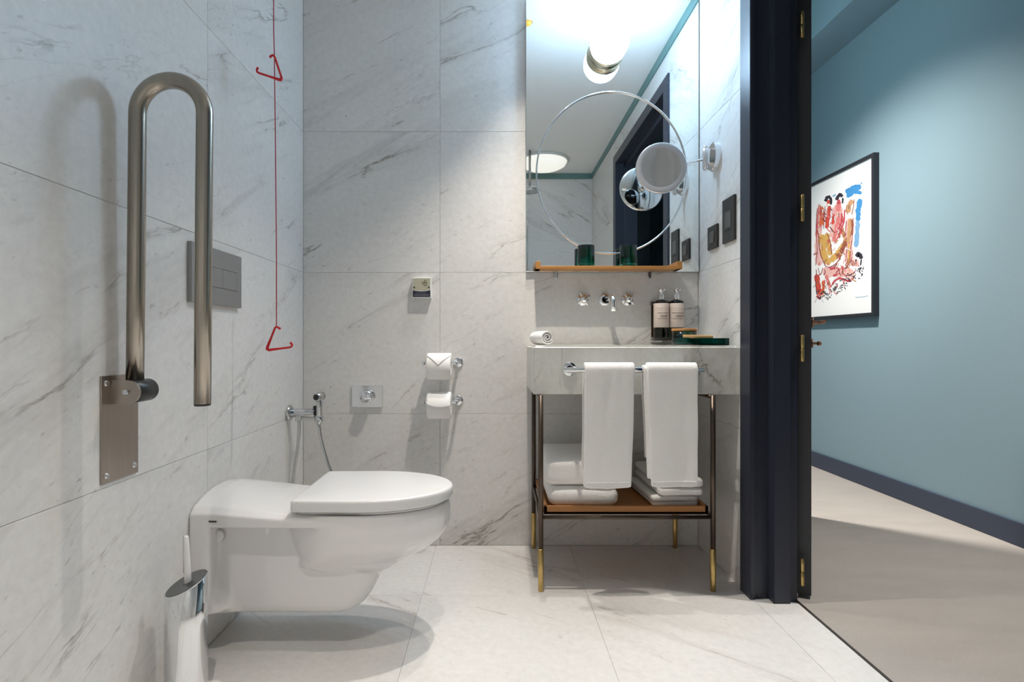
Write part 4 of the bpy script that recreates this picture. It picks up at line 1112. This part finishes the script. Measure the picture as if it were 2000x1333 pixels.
def switch(y0, y1, z0, z1, label, socket):
    t = thing('wall_switch' if not socket else 'shaver_socket', (XR, (y0 + y1) / 2, z0), label, 'switch' if not socket else 'socket')
    x = XR - 0.009
    box_obj('face_plate', (x, y0, z0), (XR, y1, z1), 'black_switch', t, 0.0012)
    ym = (y0 + y1) / 2
    if socket:
        box_obj('module', (x - 0.0015, ym - 0.025, z0 + 0.052), (x, ym + 0.025, z0 + 0.112), 'switch_face', t, 0.0006)
        b = BM()
        for k in (-1, 0, 1): add_cyl(b, (x - 0.0005, ym + k * 0.016, z0 + (0.042 if k else 0.048)), (x - 0.0022, ym + k * 0.016, z0 + (0.042 if k else 0.048)), 0.0035, 12)
        obj('pin_holes', b, 'black_plastic', t)
    else:
        b = BM(); zc = (z0 + z1) / 2
        add_prism(b, [(0, 0), (-0.004, 0.002), (-0.0015, 0.046), (0, 0.047)], basis((x, ym - 0.022, zc - 0.0235), (1, 0, 0), (0, 0, 1), (0, 1, 0)), 0.044)
        obj('rocker', b, 'switch_face', t)
switch(2.192 * S, 2.288 * S, 1.231, 1.322, 'small square black light switch on the right wall', False)
switch(2.034 * S, 2.140 * S, 1.232, 1.394, 'tall black socket plate on the right wall nearest the door frame', True)

# ------------------------------------------------------------------ shower fittings seen in the mirror
def shower():
    x, y = 0.275, 0.34
    t = thing('overhead_shower', (x, y, ZC), 'round chrome overhead shower hanging from the ceiling, reflected at the mirror edge', 'shower')
    cyl_obj('pipe', (x, y, 2.075), (x, y, ZC), 0.010, 'soft_chrome', t, 16)
    b = BM(); add_lathe(b, [(0, 0.0), (0.074, 0.0), (0.078, 0.006), (0.077, 0.018), (0.05, 0.034), (0.016, 0.044), (0, 0.045)], 40, Matrix.Translation((x, y, 2.035))); obj('rose', b, 'soft_chrome', t)
    xr = 0.283
    r = thing('shower_rail', (xr, YF, 1.5), 'slim chrome hand shower rail on the shower wall, reflected at the mirror edge', 'shower rail')
    cyl_obj('rail', (xr, YF + 0.05, 1.42), (xr, YF + 0.05, 1.93), 0.009, 'soft_chrome', r, 16, 0.002)
    for z in (1.45, 1.90): cyl_obj('bracket', (xr, YF, z), (xr, YF + 0.05, z), 0.012, 'soft_chrome', r, 16)
shower()

# ------------------------------------------------------------------ framed print in the hall
def picture():
    xf = 2.192; y0, y1, z0, z1 = 3.29 * S, 4.0 * S, 1.016, 1.962
    t = thing('framed_print', (XH, (y0 + y1) / 2, z0), 'framed colourful figure print on the blue grey hall wall', 'picture')
    b = BM(); w = 0.020
    for (lo, hi) in (((xf, y0, z0), (XH, y1, z0 + w)), ((xf, y0, z1 - w), (XH, y1, z1)), ((xf, y0, z0 + w), (XH, y0 + w, z1 - w)), ((xf, y1 - w, z0 + w), (XH, y1, z1 - w))): add_box(b, lo, hi, 0.001)
    obj('frame', b, 'frame_black', t, 'black wooden frame')
    xp = xf + 0.008
    box_obj('sheet', (xp, y0 + w, z0 + w), (xp + 0.004, y1 - w, z1 - w), 'art_paper', t, 0, 'white paper sheet')
    cols = {'blue': (62, 140, 200), 'sky': (120, 165, 205), 'black': (44, 40, 52), 'red': (205, 72, 58), 'orange': (214, 104, 60), 'pink': (214, 122, 122), 'rose': (190, 70, 82), 'ochre': (208, 164, 88), 'brown': (150, 92, 62), 'tan': (196, 150, 110), 'blush': (226, 178, 172), 'maroon': (140, 60, 62), 'white': (214, 218, 224)}
    for k, v in cols.items(): M['ink_' + k] = plain('print_' + k, lin(*v), 0.8, noise_s=45, noise_a=0.22)
    strokes = [('blue', 58, [(325, 305), (380, 265), (452, 242)]), ('blue', 36, [(330, 335), (390, 290), (458, 300)]), ('blue', 46, [(446, 350), (430, 430), (424, 540)]), ('sky', 40, [(425, 540), (418, 650), (408, 770)]), ('sky', 16, [(205, 330), (232, 312)]), ('blue', 18, [(450, 212), (460, 216)]),
        ('blush', 60, [(100, 410), (90, 560), (80, 760), (85, 930)]), ('blush', 90, [(250, 400), (240, 560), (220, 700)]), ('blush', 70, [(360, 520), (350, 700), (345, 930)]), ('blush', 90, [(120, 980), (240, 990), (390, 1000)]),
        ('orange', 44, [(112, 420), (112, 500), (108, 590)]), ('red', 36, [(180, 410), (168, 500), (150, 605)]), ('red', 34, [(205, 480), (212, 530), (200, 570)]), ('pink', 44, [(262, 370), (258, 420), (248, 460)]), ('pink', 34, [(262, 500), (240, 600), (215, 720)]), ('rose', 18, [(285, 470), (280, 560), (240, 640)]), ('rose', 14, [(310, 440), (300, 560), (250, 660)]), ('white', 20, [(112, 440), (120, 470)]), ('white', 14, [(205, 440), (190, 560), (196, 640)]), ('pink', 26, [(110, 480), (118, 510)]),
        ('black', 30, [(142, 372), (158, 340), (188, 330)]), ('black', 24, [(190, 335), (190, 400)]), ('black', 30, [(236, 360), (268, 312), (292, 330)]), ('black', 16, [(294, 340), (292, 390)]), ('red', 26, [(170, 360), (166, 392)]), ('rose', 28, [(262, 355), (256, 395)]), ('tan', 42, [(378, 360), (350, 410), (336, 470)]), ('brown', 8, [(392, 350), (385, 420), (372, 490)]), ('brown', 7, [(330, 400), (324, 450), (340, 490)]), ('black', 6, [(350, 400), (346, 440)]),
        ('ochre', 62, [(112, 660), (120, 780), (150, 880), (190, 905)]), ('ochre', 50, [(155, 650), (172, 760), (186, 840)]), ('ochre', 54, [(190, 890), (250, 830), (300, 740)]), ('brown', 40, [(250, 850), (290, 790), (322, 700)]), ('tan', 30, [(290, 600), (300, 660), (318, 700)]), ('brown', 22, [(268, 640), (262, 690)]), ('maroon', 9, [(85, 650), (95, 800), (140, 925), (190, 940), (260, 880), (325, 720)]), ('maroon', 8, [(152, 640), (185, 720), (198, 830)]),
        ('tan', 34, [(362, 520), (350, 620), (348, 720)]), ('brown', 20, [(372, 530), (378, 600), (366, 680)]), ('ochre', 18, [(350, 720), (346, 830), (338, 930)]), ('maroon', 8, [(384, 510), (380, 640), (362, 790), (350, 940)]), ('maroon', 7, [(326, 540), (318, 640), (330, 760), (318, 900)]), ('rose', 10, [(300, 560), (276, 640), (220, 740)]), ('maroon', 7, [(72, 430), (62, 620), (72, 780), (58, 930)]), ('rose', 9, [(88, 395), (74, 560), (66, 700)]), ('maroon', 6, [(140, 410), (132, 520), (128, 610)]),
        ('rose', 24, [(180, 960), (230, 950), (262, 965)]), ('pink', 30, [(150, 1010), (170, 1080), (190, 1120)]), ('rose', 18, [(200, 1090), (260, 1040), (340, 1060), (392, 1030)]), ('red', 44, [(66, 1010), (80, 1100), (100, 1190)]), ('orange', 26, [(122, 1060), (126, 1120), (112, 1185)]), ('maroon', 10, [(60, 1000), (62, 1120), (84, 1205), (132, 1190)]), ('maroon', 8, [(62, 960), (72, 1010), (104, 1000), (120, 950)]), ('rose', 20, [(210, 1020), (250, 1000)]), ('maroon', 7, [(280, 930), (310, 1010), (380, 1000), (410, 960)]), ('maroon', 6, [(330, 1070), (372, 1060), (408, 1000)]),
        ('blush', 60, [(380, 880), (400, 910), (432, 900)]), ('black', 40, [(410, 850), (436, 828), (455, 870)]), ('black', 12, [(456, 870), (448, 930)]), ('maroon', 6, [(372, 850), (366, 910), (392, 930)]), ('maroon', 5, [(412, 900), (420, 925)]), ('black', 7, [(400, 1210), (470, 1200), (520, 1185)])]
    strokes[-1] = ('sky', 4, [(400, 1205), (470, 1200), (515, 1190)])
    random.seed(31)
    pal = ['red', 'rose', 'pink', 'maroon', 'blush', 'maroon', 'brown', 'white', 'rose']
    for k in range(150):
        cy = random.uniform(390, 1195); x0 = 70 if cy < 1000 else 62; x1 = 300 if cy < 620 else (385 if cy < 1050 else 330 - (cy - 1050) * 0.9)
        cx = random.uniform(x0, x1)
        if 640 < cy < 900 and 100 < cx < 300 and random.random() < 0.75: c = random.choice(['ochre', 'tan', 'brown', 'white'])
        elif cx > 310: c = random.choice(['tan', 'brown', 'maroon', 'blush', 'white'])
        else: c = random.choice(pal)
        a = random.gauss(1.45, 0.5); L = random.uniform(20, 62); w = random.uniform(3, 11); bend = random.uniform(-12, 12)
        strokes.append((c, w, [(cx, cy), (cx + L * 0.5 * math.cos(a) + bend, cy + L * 0.5 * math.sin(a)), (cx + L * math.cos(a), cy + L * math.sin(a))]))
    random.seed(12)
    for k in range(95):
        cx = random.uniform(60, 468); lim = 1215 - max(0, cx - 160) * 0.62
        cy = random.uniform(max(1150 - max(0, cx - 160) * 0.85, 900), lim)
        a = random.uniform(-1.2, 1.2); L = random.uniform(8, 24)
        strokes.append(('black', random.uniform(3, 8), [(cx, cy), (cx + L * math.cos(a), cy + L * math.sin(a))]))
    names = list(cols)
    def wp(cx, cy, lift):
        px, py = 1580 + cx * 0.2251, 310 + cy * 0.2251
        d = xp * 1111.0 / (px - 966)
        return Vector((xp - lift, d * S, CAMH - (py - 668) * d / 1111.0))
    b = BM()
    for i, (c, w, pts) in enumerate(strokes):
        lift = 0.0002 + 0.000006 * i
        P = smoothpath([Vector((p[0], p[1], 0)) for p in pts], 6) if len(pts) > 2 else [Vector((pts[0][0], pts[0][1], 0)).lerp(Vector((pts[1][0], pts[1][1], 0)), q / 5) for q in range(6)]
        L = []; R = []
        for k, p in enumerate(P):
            d = (P[min(k + 1, len(P) - 1)] - P[max(k - 1, 0)]).normalized(); nn = Vector((-d.y, d.x, 0))
            e = 1.0 if 0 < k < len(P) - 1 else 0.55
            a1 = w / 2 * e * random.uniform(0.72, 1.15); a2 = w / 2 * e * random.uniform(0.72, 1.15)
            q1 = p + nn * a1; q2 = p - nn * a2
            L.append(b.verts.new(wp(q1.x, q1.y, lift))); R.append(b.verts.new(wp(q2.x, q2.y, lift)))
        for k in range(len(P) - 1):
            f = b.faces.new((L[k], L[k + 1], R[k + 1], R[k])); f.material_index = names.index(c)
    obj('printed_image', b, ['ink_' + k for k in names], t, 'painted figures in red, ochre, pink and blue', fix=False)
picture()
